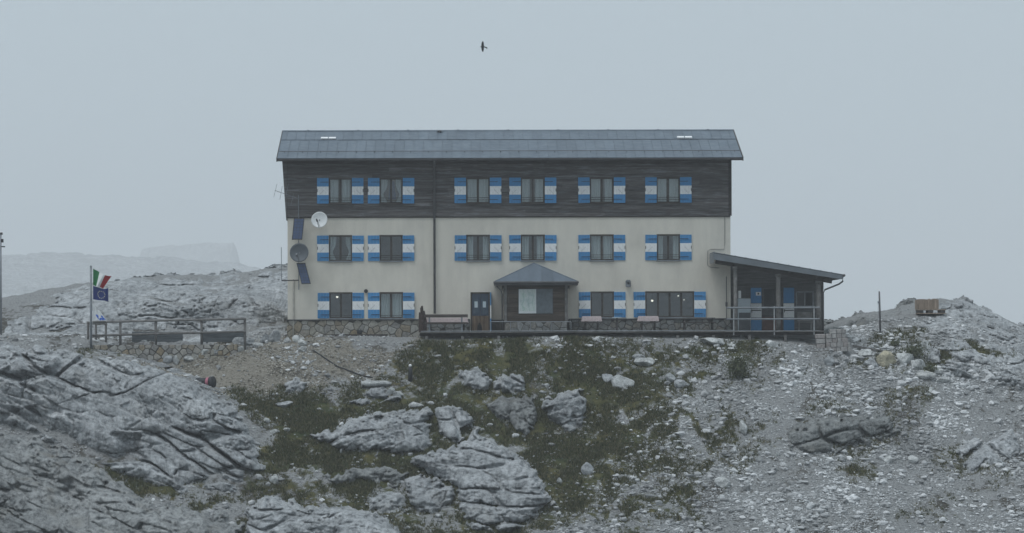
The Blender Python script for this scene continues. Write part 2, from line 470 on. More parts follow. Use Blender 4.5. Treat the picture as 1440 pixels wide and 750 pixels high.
def base_z(x, y):
    sh = x.shape; x, y = x.ravel(), y.ravel()
    xc, yc = np.clip(x, -34, 34), np.clip(y, -26, 48)
    z = RW[n] + RW[n + 1] * xc + RW[n + 2] * yc
    for i in range(n):
        z += RW[i] * tps((xc - ctrl[i, 0]) ** 2 + (yc - ctrl[i, 1]) ** 2)
    df = np.maximum(0, -26 - y); db = np.maximum(0, y - 48); ds = np.abs(x - xc)
    z = np.where(df > 0, np.maximum(z - 0.42 * df, -26 + 0 * z), z)
    up = np.clip((df - 70) / 84.0, 0, 2.0)                     # the slope the photographer stands on
    z = np.where(df > 70, z + up * 23.6 * np.where(up > 1, 1 + 0.4 * (up - 1), 1), z)
    z = z - np.minimum(db * 0.12, 24) - np.minimum(ds * 0.06, 12)
    return z.reshape(sh)
def stretch(a, b, fine, lo, hi):
    c = list(np.arange(a, b + 1e-6, fine)); st = fine; p = b
    while p < hi: st *= 1.35; p += st; c.append(p)
    st = fine; p = a; l = []
    while p > lo: st *= 1.35; p -= st; l.append(p)
    return np.array(l[::-1] + c)
GX = stretch(-31, 31, 0.12, -2600, 2600)
GYf = np.arange(-25, 3, 0.11); GYm = np.arange(3, 30, 0.25)
GY = np.concatenate([stretch(-25, -25, 0.2, -700, -25)[:-1], GYf, GYm, stretch(30, 30, 0.4, 30, 4500)])
XX, YY = np.meshgrid(GX, GY)
ZB = base_z(XX, YY)
kpp = F / (D + np.maximum(YY, -170))
PXg = 720 + XX * kpp; PYg = HY - (ZB - ZC) * kpp            # where each ground point shows, to lay out its cover
near = ((YY > -26) & (YY < 40) & (np.abs(XX) < 36)).astype(float)
rough = fbm(XX * 0.5, YY * 0.5, 4, 5) * 0.22 + fbm(XX * 2.3, YY * 2.3, 4, 9) * 0.075 + fbm(XX * 7, YY * 7, 2, 31) * 0.022
flat = 1 - 0.85 * sstep(-3.4, -2.4, YY) * sstep(-11.8, -10.8, XX) * (1 - sstep(15.6, 16.6, XX)) * (1 - sstep(11, 13, YY))
ZG = ZB + rough * flat * (near * 0.8 + 0.2)

GRASS_P = [(335, 565), (400, 556), (480, 545), (555, 520), (600, 480), (975, 480), (1000, 520), (975, 560), (975, 620), (925, 680), (820, 712), (740, 760), (700, 850), (335, 850), (345, 700), (382, 660), (366, 600)]
GRAV_P = [(150, 512), (300, 490), (405, 480), (594, 480), (565, 505), (500, 537), (420, 556), (330, 556), (260, 522)]
def wob(px, py, amp, sc, seed): return amp * fbm(px / sc, py / sc, 4, seed)
wpx = PXg + wob(PXg, PYg, 55, 60, 3); wpy = PYg + wob(PXg, PYg, 34, 40, 8)
inview = (YY > -26) & (YY < 14) & (np.abs(XX) < 33)
CG = np.zeros(XX.shape); CB = np.zeros(XX.shape); CS = np.zeros(XX.shape)
iv = np.where(inview)
sx, sy = wpx[iv], wpy[iv]
g = sstep(-38, 34, poly_sd(sx, sy, GRASS_P))
nz = fbm((sx + sy * .5) / 42, sy / 34, 5, 21, .62)
g = g * np.clip(0.88 + nz * 1.1, 0, 1)
g *= 1 - 0.6 * sstep(840, 980, sx) * sstep(-0.25, 0.25, nz)
# sparse turf on the right scree, along the hump and in the gaps of the left rocks
for (cx, cy, rx, ry, a) in [(1010, 500, 80, 22, .8), (1220, 600, 90, 45, .55), (1195, 665, 40, 18, .75), (1290, 560, 70, 20, .6), (1120, 520, 60, 25, .35), (1380, 655, 60, 30, .5), (1330, 720, 70, 30, .45), (1050, 620, 60, 60, .4),
                            (1360, 500, 110, 16, .75), (1270, 484, 44, 18, .5), (180, 668, 90, 26, .9), (100, 498, 90, 6, .6), (300, 700, 90, 16, .7), (940, 640, 60, 80, .45), (1250, 520, 50, 12, .6), (1410, 500, 60, 14, .7), (60, 486, 60, 8, .5)]:
    g = np.maximum(g, a * np.exp(-(((sx - cx) / rx) ** 2 + ((sy - cy) / ry) ** 2)) * np.clip(0.9 + 0.9 * nz, 0, 1.25))
thin = sstep(-70, 30, poly_sd(sx, sy, [(800, 480), (1010, 480), (1060, 540), (1030, 640), (960, 730), (820, 760), (760, 740), (860, 640)]))
fr_ = fbm((sx + .5 * sy) / 24, sy / 15, 5, 133, .7)                 # turf breaking up into the scree
g = np.maximum(g, thin * np.clip(0.25 + 1.5 * fr_, 0, .8))
g = g * np.clip(1.05 + .9 * np.minimum(fr_, 0) * 1.3, 0, 1)
CG[iv] = g
CB[iv] = sstep(-16, 18, poly_sd(sx, sy, GRAV_P)) * 0.95
nz2 = fbm(sx / 30 + 9, sy / 18, 4, 77)
soil = 0.62 * np.clip(fbm((sx + .7 * sy) / 60 + 9, (sy - .2 * sx) / 22, 5, 78, .62) * 2.2 + 0.15, 0, 1)
for (cx, cy, rx, ry, a) in [(1180, 610, 100, 30, .6), (1196, 668, 28, 12, .9), (1240, 560, 60, 20, .5), (1090, 590, 70, 40, .35), (380, 690, 50, 30, .6), (160, 665, 100, 30, .7), (820, 620, 100, 60, .4), (1120, 655, 90, 25, .3)]:
    soil = np.maximum(soil, a * np.exp(-(((sx - cx) / rx) ** 2 + ((sy - cy) / ry) ** 2)) * np.clip(0.9 + nz2, 0, 1.3))
CS[iv] = soil

nx, ny = len(GX), len(GY)
ii = (np.arange(ny - 1)[:, None] * nx + np.arange(nx - 1)[None, :]).ravel()
Q = np.stack([ii, ii + 1, ii + nx + 1, ii + nx], 1)
V = np.stack([XX.ravel(), YY.ravel(), ZG.ravel()], 1)
gm = big_mesh('ground', V, Q, GROUND)
ca = gm.color_attributes.new('cover', 'FLOAT_COLOR', 'POINT')
ca.data.foreach_set('color', np.stack([CG.ravel(), CB.ravel(), CS.ravel(), np.ones(nx * ny)], 1).astype(np.float32).ravel())
tag(mesh_obj('ground', gm), 'stony alpine slope of scree, gravel and thin turf below the hut', kind='structure')

def gz(x, y, grid=None):
    grid = ZG if grid is None else grid
    x, y = np.atleast_1d(np.asarray(x, float)), np.atleast_1d(np.asarray(y, float))
    i = np.clip(np.searchsorted(GX, x) - 1, 0, nx - 2); j = np.clip(np.searchsorted(GY, y) - 1, 0, ny - 2)
    fx = np.clip((x - GX[i]) / (GX[i + 1] - GX[i]), 0, 1); fy = np.clip((y - GY[j]) / (GY[j + 1] - GY[j]), 0, 1)
    return (grid[j, i] * (1 - fx) + grid[j, i + 1] * fx) * (1 - fy) + (grid[j + 1, i] * (1 - fx) + grid[j + 1, i + 1] * fx) * fy
YS = np.arange(-25, 40, 0.04)
def hit(px, py, lo=-25):
    """first ground point seen at a pixel"""
    ys = YS[YS >= lo]
    p, q = unroll(px, py)
    k = (D + ys) / F
    x = (p - 720) * k; z = ZC + (HY - q) * k
    b = np.where(z <= gz(x, ys))[0]
    i = b[0] if len(b) else len(ys) - 1
    return float(x[i]), float(ys[i]), float(gz(x[i], ys[i])[0])

# ---- rock outcrops: each one a sheet of bedded, jointed limestone rising through the ground
def rock_relief(x, w, seed, ang, sc, rec, bed=1.0, lam=1.0):
    """bedded, jointed limestone as depth towards the valley over (across, up): flat broken facets at several sizes, ledges, open joints.
    rec: how far the bare slope recedes per metre of height"""
    wx = x + 0.42 * sc * fbm(x / (2.4 * sc), w / (2.4 * sc), 2, seed + 50) + 0.065 * fbm(x / .5, w / .5, 4, seed + 51, .65)
    ww = w + 0.30 * sc * fbm(x / (2.4 * sc), w / (2.4 * sc), 2, seed + 90) + 0.05 * fbm(x / .5, w / .5, 4, seed + 91, .65)
    def layer(su, sv, amp, saw, tilt, crk, half, sd, gap, da=0.0):
        c, s_ = math.cos(ang + da), math.sin(ang + da)
        u, v = wx * c + ww * s_, -wx * s_ + ww * c
        f1, f2, cid, ax, ay = voro(u / su, v / sv, sd)
        e = (f2 - f1) * 0.5 * min(su, sv)                      # metres to the joint
        c2 = (cid * 7919) % 1.0; c3 = (cid * 104729) % 1.0
        d = amp * (cid - 0.5) * 2 + ax * su * tilt * (c2 - 0.5) * 2 + sv * ay * (saw * (0.3 + 1.2 * c3) + tilt * (c2 - c3))
        open_ = sstep(gap, gap + .25, fbm(x / (1.6 * su), w / (1.6 * sv), 3, sd + 3))
        hw = half * (0.35 + 1.1 * c3) * (.3 + open_)
        return d - crk * (0.3 + c2) * open_ * (1 - sstep(hw * .35, hw, e))
    g0 = -.12 * bed
    d = layer(2.4 * sc * lam, 1.0 * sc / lam ** .4, 0.13 * sc, rec * .26 * bed, .16, 0.60 * sc, 0.085 * sc, seed, g0)
    brk = 0.30 + 0.70 * sstep(-.18, .18, fbm(x / 2.1 + 3, w / 1.5, 3, seed + 77, .45))
    d += (.3 + .7 * brk) * layer(1.05 * sc * lam, 0.42 * sc / lam ** .4, 0.060 * sc, rec * .20 * bed, .20, 0.34 * sc, 0.055, seed + 5, g0 + .1, .12 / bed)
    d += brk * layer(0.46, 0.20, 0.034, rec * .14 * bed, .26, 0.14, 0.035, seed + 11, .0, -.2 / bed)
    d += brk * layer(0.20, 0.10, 0.018, rec * .10, .30, 0.05, 0.02, seed + 17, .1, .3)
    c, s_ = math.cos(ang), math.sin(ang); u, v = wx * c + ww * s_, -wx * s_ + ww * c
    jn = np.abs(fbm((u - v * .6) / (2.8 * sc), v / (5.0 * sc), 4, seed + 61, .42)) * 2.8 * sc
    d -= 0.36 * sc * (1 - sstep(0.01, 0.06, jn)) * sstep(-.02, .25, fbm(x / 2.5, w / 2.5, 2, seed + 63))
    d += 0.15 * sc * fbm(x / (2.0 * sc), w / (1.4 * sc), 3, seed + 29)
    d += 0.034 * fbm(u * 1.6, v * 6.5, 5, seed + 23, .68)
    return d
def outcrop(poly, label, lift=0.5, edge=26.0, ang=-0.25, sc=1.0, seed=1, mat=None, res=0.042, lo=-25, hi=14, wobble=9.0, cat='rock outcrop', group=None, name='rock_outcrop', rec=1.7, topbias=1.2, crest=False, bed=1.0, lam=1.0, **kw):
    P = np.array([unroll(*p) for p in poly])
    sel = (PXg > P[:, 0].min() - 14) & (PXg < P[:, 0].max() + 14) & (PYg > P[:, 1].min() - 14) & (PYg < P[:, 1].max() + 14) & (YY > lo) & (YY < hi) & (np.abs(XX) < 36)
    x0, x1, z0, z1 = XX[sel].min(), XX[sel].max(), ZB[sel].min(), ZB[sel].max()
    gx = np.arange(x0, x1 + res, res); gzv = np.arange(z0, z1 + res, res)
    ys = np.arange(lo, hi, 0.08)
    if crest: gzv = np.arange(z0, z1 + 0.7, res)
    Yb = np.empty((len(gzv), len(gx))); Zcr = np.full(len(gx), 1e3)
    for i in range(0, len(gx), 3):                              # where the bare slope reaches each height
        zr = gz(np.full(len(ys), gx[i]), ys, ZB)
        m_ = int(zr.argmax()) + 1 if crest else len(ys)
        zc = np.maximum.accumulate(zr[:m_]) + np.arange(m_) * 1e-6
        Yb[:, i:i + 3] = np.interp(gzv, zc, ys[:m_])[:, None]
        if crest: Zcr[i:i + 3] = zc[-1]
    X, Z = np.meshgrid(gx, gzv)
    k = F / (D + Yb); px = 720 + X * k; py = HY - (Z - ZC) * k
    qx = px + wob(px, py, wobble, 22, seed + 3) + wob(px, py, 6, 7, seed + 13); qy = py + wob(px, py, wobble, 18, seed + 4) + wob(px, py, 5, 6, seed + 14)
    sdp = poly_sd(qx, qy, P)
    cols = np.linspace(P[:, 0].min(), P[:, 0].max(), 60); rows = np.linspace(P[:, 1].min(), P[:, 1].max(), 80)
    cc, rr = np.meshgrid(cols, rows); ins = poly_sd(cc, rr, P) > 0
    tp = np.where(ins, rr, 1e9).min(0); bt = np.where(ins, rr, -1e9).max(0)
    ok = tp < 1e8
    tpx = np.interp(px, cols[ok], tp[ok]); btx = np.interp(px, cols[ok], bt[ok])
    t = np.clip((py - tpx) / np.maximum(btx - tpx, 4), 0, 1)
    rel = rock_relief(X, Z, seed * 131, ang, sc, rec, bed, lam)
    inn = np.clip(sdp / edge, -0.7, 1)
    prof = np.where(inn > 0, 1 - (1 - inn) ** 2.5, inn * 1.2)
    d = lift * prof * np.where(inn > 0, 1 + topbias * (0.5 - t), 1) * 1.3 + rel * sstep(-0.5, 0.2, inn) - 0.05
    keep = sdp > -11
    if crest:
        zt_ = Zcr[None, :] - 0.12 + 0.75 * np.clip(fbm(X * 0.8, X * 0 + seed, 6, seed + 71, .65) + 0.3, 0, 1)
        d = d * sstep(-0.1, 0.22, zt_ - Z) - 2.0 * (1 - sstep(0.0, 0.10, zt_ - Z))
        keep &= Z < zt_ + 2 * res
    ny_, nx_ = X.shape
    a = (np.arange(ny_ - 1)[:, None] * nx_ + np.arange(nx_ - 1)[None, :])
    q = np.stack([a, a + 1, a + nx_ + 1, a + nx_], -1)
    kq = keep[:-1, :-1] & keep[1:, :-1] & keep[:-1, 1:] & keep[1:, 1:]
    q = q[kq]
    used = np.unique(q); mp = np.zeros(X.size, np.int64); mp[used] = np.arange(len(used))
    VV = np.stack([X.ravel(), (Yb - d).ravel(), Z.ravel()], 1)[used]
    me = big_mesh(name, VV, mp[q], mat or ROCK)
    return tag(mesh_obj(name, me), label, cat, group)

GO = 'limestone outcrops in the turf'
outcrop([(-60, 484), (60, 487), (140, 500), (200, 510), (262, 528), (300, 548), (330, 572), (352, 602), (362, 640), (378, 672), (330, 686), (250, 692), (205, 682), (150, 650), (100, 627), (40, 602), (-60, 588)],
        'huge pale layered limestone slab dipping towards the turf below the fence', 1.15, 40, -0.42, 1.35, 3, lam=1.45, bed=1.25, wobble=7)
outcrop([(-60, 594), (40, 610), (110, 636), (165, 676), (205, 704), (250, 714), (310, 722), (345, 745), (345, 830), (-60, 830)],
        'broken layered limestone at the lower edge of the huge slab', 0.95, 30, -0.45, 1.0, 4, mat=ROCKB, lam=1.5, bed=1.3)
outcrop([(428, 614), (470, 598), (500, 586), (560, 579), (602, 572), (609, 600), (606, 628), (560, 637), (520, 641), (480, 633), (440, 623)],
        'wedge-shaped grey limestone slab with a small pale block on top', 0.95, 18, 0.18, 1.2, 5)
outcrop([(610, 572), (640, 569), (662, 584), (677, 608), (684, 624), (640, 628), (619, 612)],
        'upright rounded limestone tooth beside the wedge-shaped slab', 1.0, 9, -1.0, 1.2, 6, wobble=4, topbias=.7)
outcrop([(578, 650), (610, 632), (650, 622), (692, 617), (732, 640), (757, 665), (772, 697), (757, 722), (722, 748), (690, 752), (650, 732), (640, 690), (600, 668)],
        'large bedded limestone outcrop stepping down below the rounded tooth', 1.25, 18, -0.08, 0.85, 7, wobble=6, bed=2.0, lam=1.5)
outcrop([(566, 672), (600, 668), (640, 682), (640, 716), (600, 722), (572, 712)], 'squat rounded limestone block beside the large bedded outcrop', 0.85, 14, 0.05, 0.8, 8, bed=1.6)
outcrop([(510, 702), (540, 688), (568, 690), (576, 712), (555, 722), (522, 718)], 'small rounded limestone hump next to the squat block', 0.55, 18, 0.1, 0.7, 9)
outcrop([(455, 668), (500, 658), (545, 656), (572, 668), (560, 684), (520, 676), (470, 680)], 'thin weathered limestone ledges lying in dark turf', 0.55, 9, 0.05, 0.6, 10, mat=ROCKD)
outcrop([(345, 708), (400, 700), (440, 712), (500, 712), (540, 728), (566, 745), (566, 830), (350, 830)], 'low flat limestone ledges at the bottom of the turf', 0.75, 18, -0.15, 0.8, 11, bed=1.6, lam=1.5)
outcrop([(645, 526), (668, 517), (692, 534), (687, 553), (660, 551)], 'small grey limestone outcrop on the turf below the porch', 0.65, 11, -0.6, 0.9, 12)
outcrop([(690, 548), (700, 527), (724, 522), (742, 540), (742, 553), (702, 554)], 'domed limestone outcrop on the turf below the porch', 0.75, 11, -0.15, 1.1, 13)
outcrop([(682, 570), (712, 556), (745, 560), (756, 590), (742, 616), (722, 602), (694, 584)], 'crumbling narrow limestone rib on the turf', 0.6, 11, -0.8, 0.6, 14, mat=ROCKD)
outcrop([(761, 566), (788, 553), (820, 546), (824, 575), (819, 606), (800, 612), (772, 588)], 'heart-shaped split limestone rock standing alone on the turf', 1.0, 11, 0.3, 1.3, 15, wobble=5)
outcrop([(398, 548), (408, 532), (420, 529), (433, 541), (426, 552), (404, 552)], 'small bluish limestone knob at the edge of the gravel', 0.6, 8, 0.3, 0.8, 16, wobble=3)
outcrop([(488, 564), (510, 553), (530, 546), (556, 555), (568, 563), (545, 571), (498, 572)], 'low flat limestone outcrop near the pale rocks on the turf', 0.55, 9, 0.15, 0.7, 17)
outcrop([(1105, 606), (1150, 588), (1228, 581), (1272, 600), (1262, 611), (1185, 633), (1140, 642), (1112, 626)], 'dark brownish layered ledge in the middle of the scree', 0.7, 14, 0.22, 0.8, 18, mat=ROCKD)
outcrop([(1342, 644), (1366, 614), (1420, 603), (1446, 640), (1405, 660), (1358, 664)], 'smooth bluish limestone slab showing through the lower scree', 0.5, 18, 0.3, 1.2, 19)
outcrop([(1286, 446), (1320, 428), (1345, 416), (1372, 424), (1402, 441), (1440, 462), (1520, 484), (1520, 506), (1440, 492), (1390, 486), (1330, 470)], 'rugged limestone crest of the hillock beside the hut', 0.5, 22, -0.4, 0.8, 20, lo=-2, hi=16, rec=3.4, crest=True)
outcrop([(1296, 492), (1330, 478), (1378, 484), (1440, 504), (1520, 520), (1520, 552), (1420, 545), (1345, 528), (1300, 514)], 'sloping limestone slabs on the flank of the hillock', 0.4, 20, -0.35, 0.8, 21, lo=-4, hi=6, rec=3.2)
outcrop([(1150, 470), (1175, 452), (1210, 444), (1250, 435), (1292, 427), (1292, 438), (1240, 448), (1200, 462), (1165, 476)], 'dark rocky ridge behind the post on the hillock', 0.35, 12, -0.2, 0.6, 22, lo=3, hi=14, mat=ROCKD, rec=3.2, crest=True)
outcrop([(14, 484), (14, 450), (60, 430), (128, 396), (232, 386), (300, 397), (345, 384), (410, 374), (450, 374), (450, 470), (352, 480), (250, 476), (130, 478), (60, 484)],
        'jumble of grey limestone blocks rising behind the fenced terrace', 0.7, 30, -0.10, 0.8, 23, lo=1.5, hi=24, rec=3.6, res=0.05, crest=True, bed=1.3)

# ---- far ground fading into the cloud
def far_sheet(name, label, Y0, crest, depth, drop, seed, nxs, nys, amp, mat, cliff=0.0):
    """crest: (px, py) skyline at distance Y0"""
    cx = np.array([XY(p, Y0) for p, _ in crest]); cz = np.array([ZY(q, Y0) for _, q in crest])
    xs = np.linspace(cx.min(), cx.max(), nxs); t = np.linspace(-1, 0.5, nys)
    X, T = np.meshgrid(xs, t)
    Z = np.interp(X, cx, cz); Yv = Y0 + T * depth
    prof = np.where(T < 0, -drop * np.abs(T) ** (1.0 if not cliff else cliff), -drop * (T / 0.5) ** 2)
    Z = Z + prof + amp * fbm(X / (amp * 9), Yv / (amp * 9), 6, seed, 0.62) * 1.6 - amp * 0.5 * (1 - sstep(0, 0.15, (lambda v: v[1] - v[0])(voro(X / (amp * 7), Yv / (amp * 7), seed))))
    ny_, nx_ = X.shape
    a = (np.arange(ny_ - 1)[:, None] * nx_ + np.arange(nx_ - 1)[None, :]).ravel()
    me = big_mesh(name, np.stack([X.ravel(), Yv.ravel(), Z.ravel()], 1), np.stack([a, a + 1, a + nx_ + 1, a + nx_], 1), mat)
    return tag(mesh_obj(name, me), label, kind='structure')
FAR = mat_rock('far_limestone', (0.95, 0.95, 0.95), zoom=0.10)
far_sheet('hill', 'pale bare hill fading into the cloud behind the rocks', 2300, [(-700, 372), (-300, 366), (-60, 362), (60, 357), (160, 358), (240, 363), (330, 372), (400, 380), (470, 392), (650, 430), (900, 520)], 1000, 85, 41, 340, 150, 3.2, FAR)
far_sheet('plateau', 'flat-topped cliff barely visible through the cloud', 3800, [(176, 400), (192, 372), (200, 350), (212, 346), (240, 343), (275, 340), (300, 341), (328, 342), (333, 352), (338, 372), (352, 400)], 160, 58, 52, 260, 120, 3.4, FAR, cliff=0.8)

# ------------------------------------------------------------------ boulders, scree and turf
def ico(sub):
    bm = bmesh.new(); bmesh.ops.create_icosphere(bm, subdivisions=sub, radius=1.0)
    bm.verts.index_update()
    v = np.array([q.co[:] for q in bm.verts]); f = np.array([[q.index for q in t.verts] for t in bm.faces]); bm.free()
    return v, f
ICO = {k: ico(k) for k in (1, 2, 4)}
def chop(v, r, planes=9, lo_=0.62, hi_=0.95):
    p = r.normal(size=(planes, 3)); p /= np.linalg.norm(p, axis=1)[:, None]
    dd = r.uniform(lo_, hi_, planes)
    dots = v @ p.T
    lim = np.where(dots > 0.05, dd / np.maximum(dots, 0.05), 9)
    rad = np.minimum(1.0, lim.min(1))
    return v * rad[:, None]
def n3(v, sc, seed):
    a = fbm(v[:, 0] * sc + v[:, 2] * 0.7 * sc, v[:, 1] * sc - v[:, 2] * 0.6 * sc, 4, seed)
    b = fbm(v[:, 2] * sc + 5, v[:, 0] * sc * 0.8 + v[:, 1] * 0.5 * sc, 4, seed + 9)
    return (a + b) * 0.5
PALE = mat_rock('pale_boulder', (1.4, 1.38, 1.33))
YEL = mat_rock('ochre_boulder', (1.1, 0.98, 0.72), 0.5)
def boulder(px, py, w, h, label, mat=PALE, name='boulder', group=None, lo=-25, sink=0.38, seed=0, rot=None):
    r = np.random.default_rng(seed + int(px * 7 + py))
    x, y, z = hit(px, py + h * 0.35, lo)
    k = (D + y) / F
    v, f = ICO[4]
    q = chop(v, r, 13, .42, .9)
    q = q * (1 + 0.09 * n3(v * 1.0, 1.6, int(px)) + 0.07 * n3(v, 5.0, int(py)))[:, None]
    q = q / np.abs(q).max(0)
    a = r.uniform(0, 6.28) if rot is None else rot
    A3 = np.array([[w * k / 2, 0, 0], [0, max(w * 0.8, h) * k / 2, 0], [0, 0, h * k / 2 * 1.25]])
    q = q @ A3
    me = big_mesh(name, q, f, mat, tri=True, smooth=False)
    o = mesh_obj(name, me); o.location = (x, y + w * k * 0.15, z + h * k * 0.5 * (1 - sink))
    return tag(o, label, 'boulder', group)
GB = 'boulders edging the gravel path'
B = [
 (236, 504, 16, 12, 'leftmost grey boulder at the foot of the fenced retaining wall', ROCK),
 (248, 507, 9, 10, 'narrow boulder squeezed second from the retaining wall corner', PALE),
 (265, 505, 14, 9, 'small white boulder third along the retaining wall foot', PALE),
 (278, 501, 10, 8, 'tiny boulder just before the large white one by the wall', PALE),
 (289, 497, 21, 12, 'largest white boulder at the foot of the retaining wall', PALE),
 (305, 494, 14, 14, 'upright grey boulder right after the largest white one', ROCK),
 (322, 489, 13, 15, 'tall pale boulder at the end of the retaining wall', PALE),
 (337, 492, 11, 8, 'low pale boulder beside the tall one at the wall end', PALE),
 (343, 480, 30, 9, 'long flat slab topping the end of the retaining wall', ROCK),
 (362, 485, 14, 8, 'flat boulder on the gravel between fence and hut', PALE),
 (387, 474, 16, 15, 'round grey boulder near the corner of the hut', ROCK),
 (372, 478, 14, 12, 'grey boulder left of the round one near the hut corner', ROCK),
 (405, 479, 11, 7, 'small boulder touching the base of the thin wall pole', PALE),
 (418, 477, 13, 9, 'pale boulder in front of the hut stone base, upper of three', PALE),
 (425, 484, 12, 9, 'pale boulder in front of the hut stone base, middle of three', PALE),
 (426, 492, 12, 7, 'pale boulder in front of the hut stone base, lowest of three', PALE),
 (524, 540, 46, 7, 'long flat pale ledge where gravel meets turf', PALE),
 (548, 551, 14, 9, 'buff boulder on the turf, upper of a touching pair', PALE),
 (561, 556, 15, 8, 'buff boulder on the turf, lower of a touching pair', PALE),
 (585, 571, 19, 8, 'small pale block perched on the wedge-shaped slab', PALE),
 (907, 510, 28, 13, 'flat white slab lying on the upper turf under the tables', PALE),
 (900, 502, 20, 6, 'thin grey slab just above the flat white one', ROCK),
 (875, 537, 30, 18, 'large pale boulder at the border of turf and scree', PALE),
 (854, 533, 18, 10, 'low grey boulder left of the large pale one', ROCK),
 (945, 533, 17, 12, 'grey boulder half buried at the upper scree edge', ROCK),
 (956, 541, 26, 10, 'long flat grey rock under the half buried boulder', ROCK),
 (825, 659, 19, 16, 'lone rounded grey boulder on the lower turf', ROCK),
 (787, 676, 8, 9, 'small pale stone between outcrop and rounded boulder', PALE),
 (1015, 679, 21, 13, 'flat pale boulder alone in the lower scree', PALE),
 (1045, 603, 11, 17, 'upright triangular pale stone in the scree', PALE),
 (1051, 686, 10, 9, 'small grey stone right of the flat pale scree boulder', ROCK),
 (1085, 485, 18, 10, 'white squared block under the veranda railing', PALE),
 (1003, 480, 36, 9, 'whitish slab at the top of the scree below the terrace', PALE),
 (1008, 488, 9, 6, 'small white stone below the whitish slab', PALE),
 (1029, 487, 10, 5, 'small white stone left of the shrub top', PALE),
 (1250, 647, 14, 9, 'white stone in the scree, left of two alike', PALE),
 (1282, 647, 17, 9, 'white flat stone in the scree, right of two alike', PALE),
 (1094, 640, 8, 6, 'small stone at the tail of the dark ledge', PALE),
 (1246, 508, 27, 21, 'ochre yellow boulder at the foot of the hillock', YEL),
 (1226, 511, 22, 15, 'grey boulder left of the ochre one', ROCK),
 (1216, 498, 18, 10, 'pale boulder under the lying beam', PALE),
 (1272, 507, 25, 14, 'white boulder right of the ochre one', PALE),
 (1293, 514, 21, 12, 'white boulder second to the right of the ochre one', PALE),
 (1298, 528, 32, 11, 'long pale boulder below the pair right of the ochre one', PALE),
 (1320, 523, 16, 10, 'pinkish boulder next to dark turf on the hillock foot', PALE),
 (1326, 535, 26, 9, 'low pale boulder furthest along the hillock foot', PALE),
 (1309, 549, 10, 6, 'small white stone below the row of hillock boulders', PALE),
 (1166, 508, 14, 12, 'grey boulder below the stacked stone blocks', ROCK),
 (1300, 487, 16, 14, 'pale boulder beside bushes on the hillock', PALE),
 (376, 593, 9, 7, 'small stone at the right foot of the huge slab', PALE),
 (386, 608, 16, 6, 'flat stone on turf beside the huge slab', PALE),
 (404, 606, 10, 6, 'small stone on turf next to the flat one', PALE),
 (386, 676, 14, 10, 'pale stone at the lower corner of the huge slab', PALE),
 (400, 569, 22, 9, 'low grey rock on the turf under the bluish knob', ROCK),
]
for i, (px, py, w, h, lab, mt) in enumerate(B):
    boulder(px, py, w * 1.15, h * 1.2, lab, mt, group=None, seed=i)

def rand_rot(r, k):
    q = r.normal(size=(k, 4)); q /= np.linalg.norm(q, axis=1)[:, None]
    a, b, c, d = q.T
    return np.stack([np.stack([1 - 2 * (c * c + d * d), 2 * (b * c - d * a), 2 * (b * d + c * a)], -1),
                     np.stack([2 * (b * c + d * a), 1 - 2 * (b * b + d * d), 2 * (c * d - b * a)], -1),
                     np.stack([2 * (b * d - c * a), 2 * (c * d + b * a), 1 - 2 * (b * b + c * c)], -1)], 1)
def scatter(count, wfun, r):
    xs, ys = [], []
    tot = 0
    while tot < count:
        x = r.uniform(-27, 27, count * 2); y = r.uniform(-22, 6, count * 2)
        z = gz(x, y, ZB); k = F / (D + y)
        p, q = 720 + x * k, HY - (z - ZC) * k
        ok = r.uniform(size=len(x)) < wfun(p, q, x, y)
        xs.append(x[ok]); ys.append(y[ok]); tot += ok.sum()
    x, y = np.concatenate(xs)[:count], np.concatenate(ys)[:count]
    return x, y, gz(x, y)
ROCKSD = None
def outside_rocks(p, q): return 1.0
def w_scree(p, q, x, y):
    gr = gz(x, y, CG); br = gz(x, y, CB); so = gz(x, y, CS)
    cl = np.clip(0.62 + 1.6 * fbm((p + .7 * q) / 75, (q - .2 * p) / 34, 5, 61, .6), 0.16, 1)
    a = np.where(p > 760, 1.0, 0.25) * cl * (1 - 0.96 * np.clip(gr * 1.4, 0, 1)) * (1 - 0.5 * so)
    a = np.maximum(a * (1 - br), br * 0.30 * np.clip(cl * 1.6 - .6, 0, 1))
    a = np.where((y > -2.8) & (x > -12) & (x < 17), 0, a)
    a = np.where((x < -6) & (y > -2.4), 0.05, a)
    return np.clip(a + 0.004, 0, 1)
r = np.random.default_rng(5)
base = ICO[1]; bv, bf = base
def pebble_cloud(name, count, smin, smax, pw, mat, label, seed, wf, shape=None):
    bv, bf = shape or ICO[1]
    r = np.random.default_rng(seed)
    x, y, z = scatter(count, wf, r)
    vs = [chop(bv, np.random.default_rng(s), 6) * np.random.default_rng(s + 40).uniform(.7, 1.25, (len(bv), 1)) for s in range(12)]
    vs = np.array(vs)[r.integers(0, 12, count)]
    size = smin + (smax - smin) * r.uniform(size=count) ** pw
    sc = size[:, None] * np.stack([r.uniform(0.8, 1.4, count), r.uniform(0.7, 1.2, count), r.uniform(0.4, 0.85, count)], 1)
    R = rand_rot(r, count)
    flat_ = vs @ R.transpose(0, 2, 1)
    P = flat_ * sc[:, None, :] * 0.5
    ca_, sa_ = np.cos(an := r.uniform(0, 6.28, count)), np.sin(an)
    Px = P[:, :, 0] * ca_[:, None] - P[:, :, 1] * sa_[:, None]; Py = P[:, :, 0] * sa_[:, None] + P[:, :, 1] * ca_[:, None]
    Vv = np.stack([Px + x[:, None], Py + y[:, None], P[:, :, 2] + (z + size * 0.12)[:, None]], -1).reshape(-1, 3)
    nb = len(bv)
    Fv = (bf[None] + (np.arange(count) * nb)[:, None, None]).reshape(-1, 3)
    me = big_mesh(name, Vv, Fv, mat, tri=True, smooth=False)
    return tag(mesh_obj(name, me), label, kind='stuff')
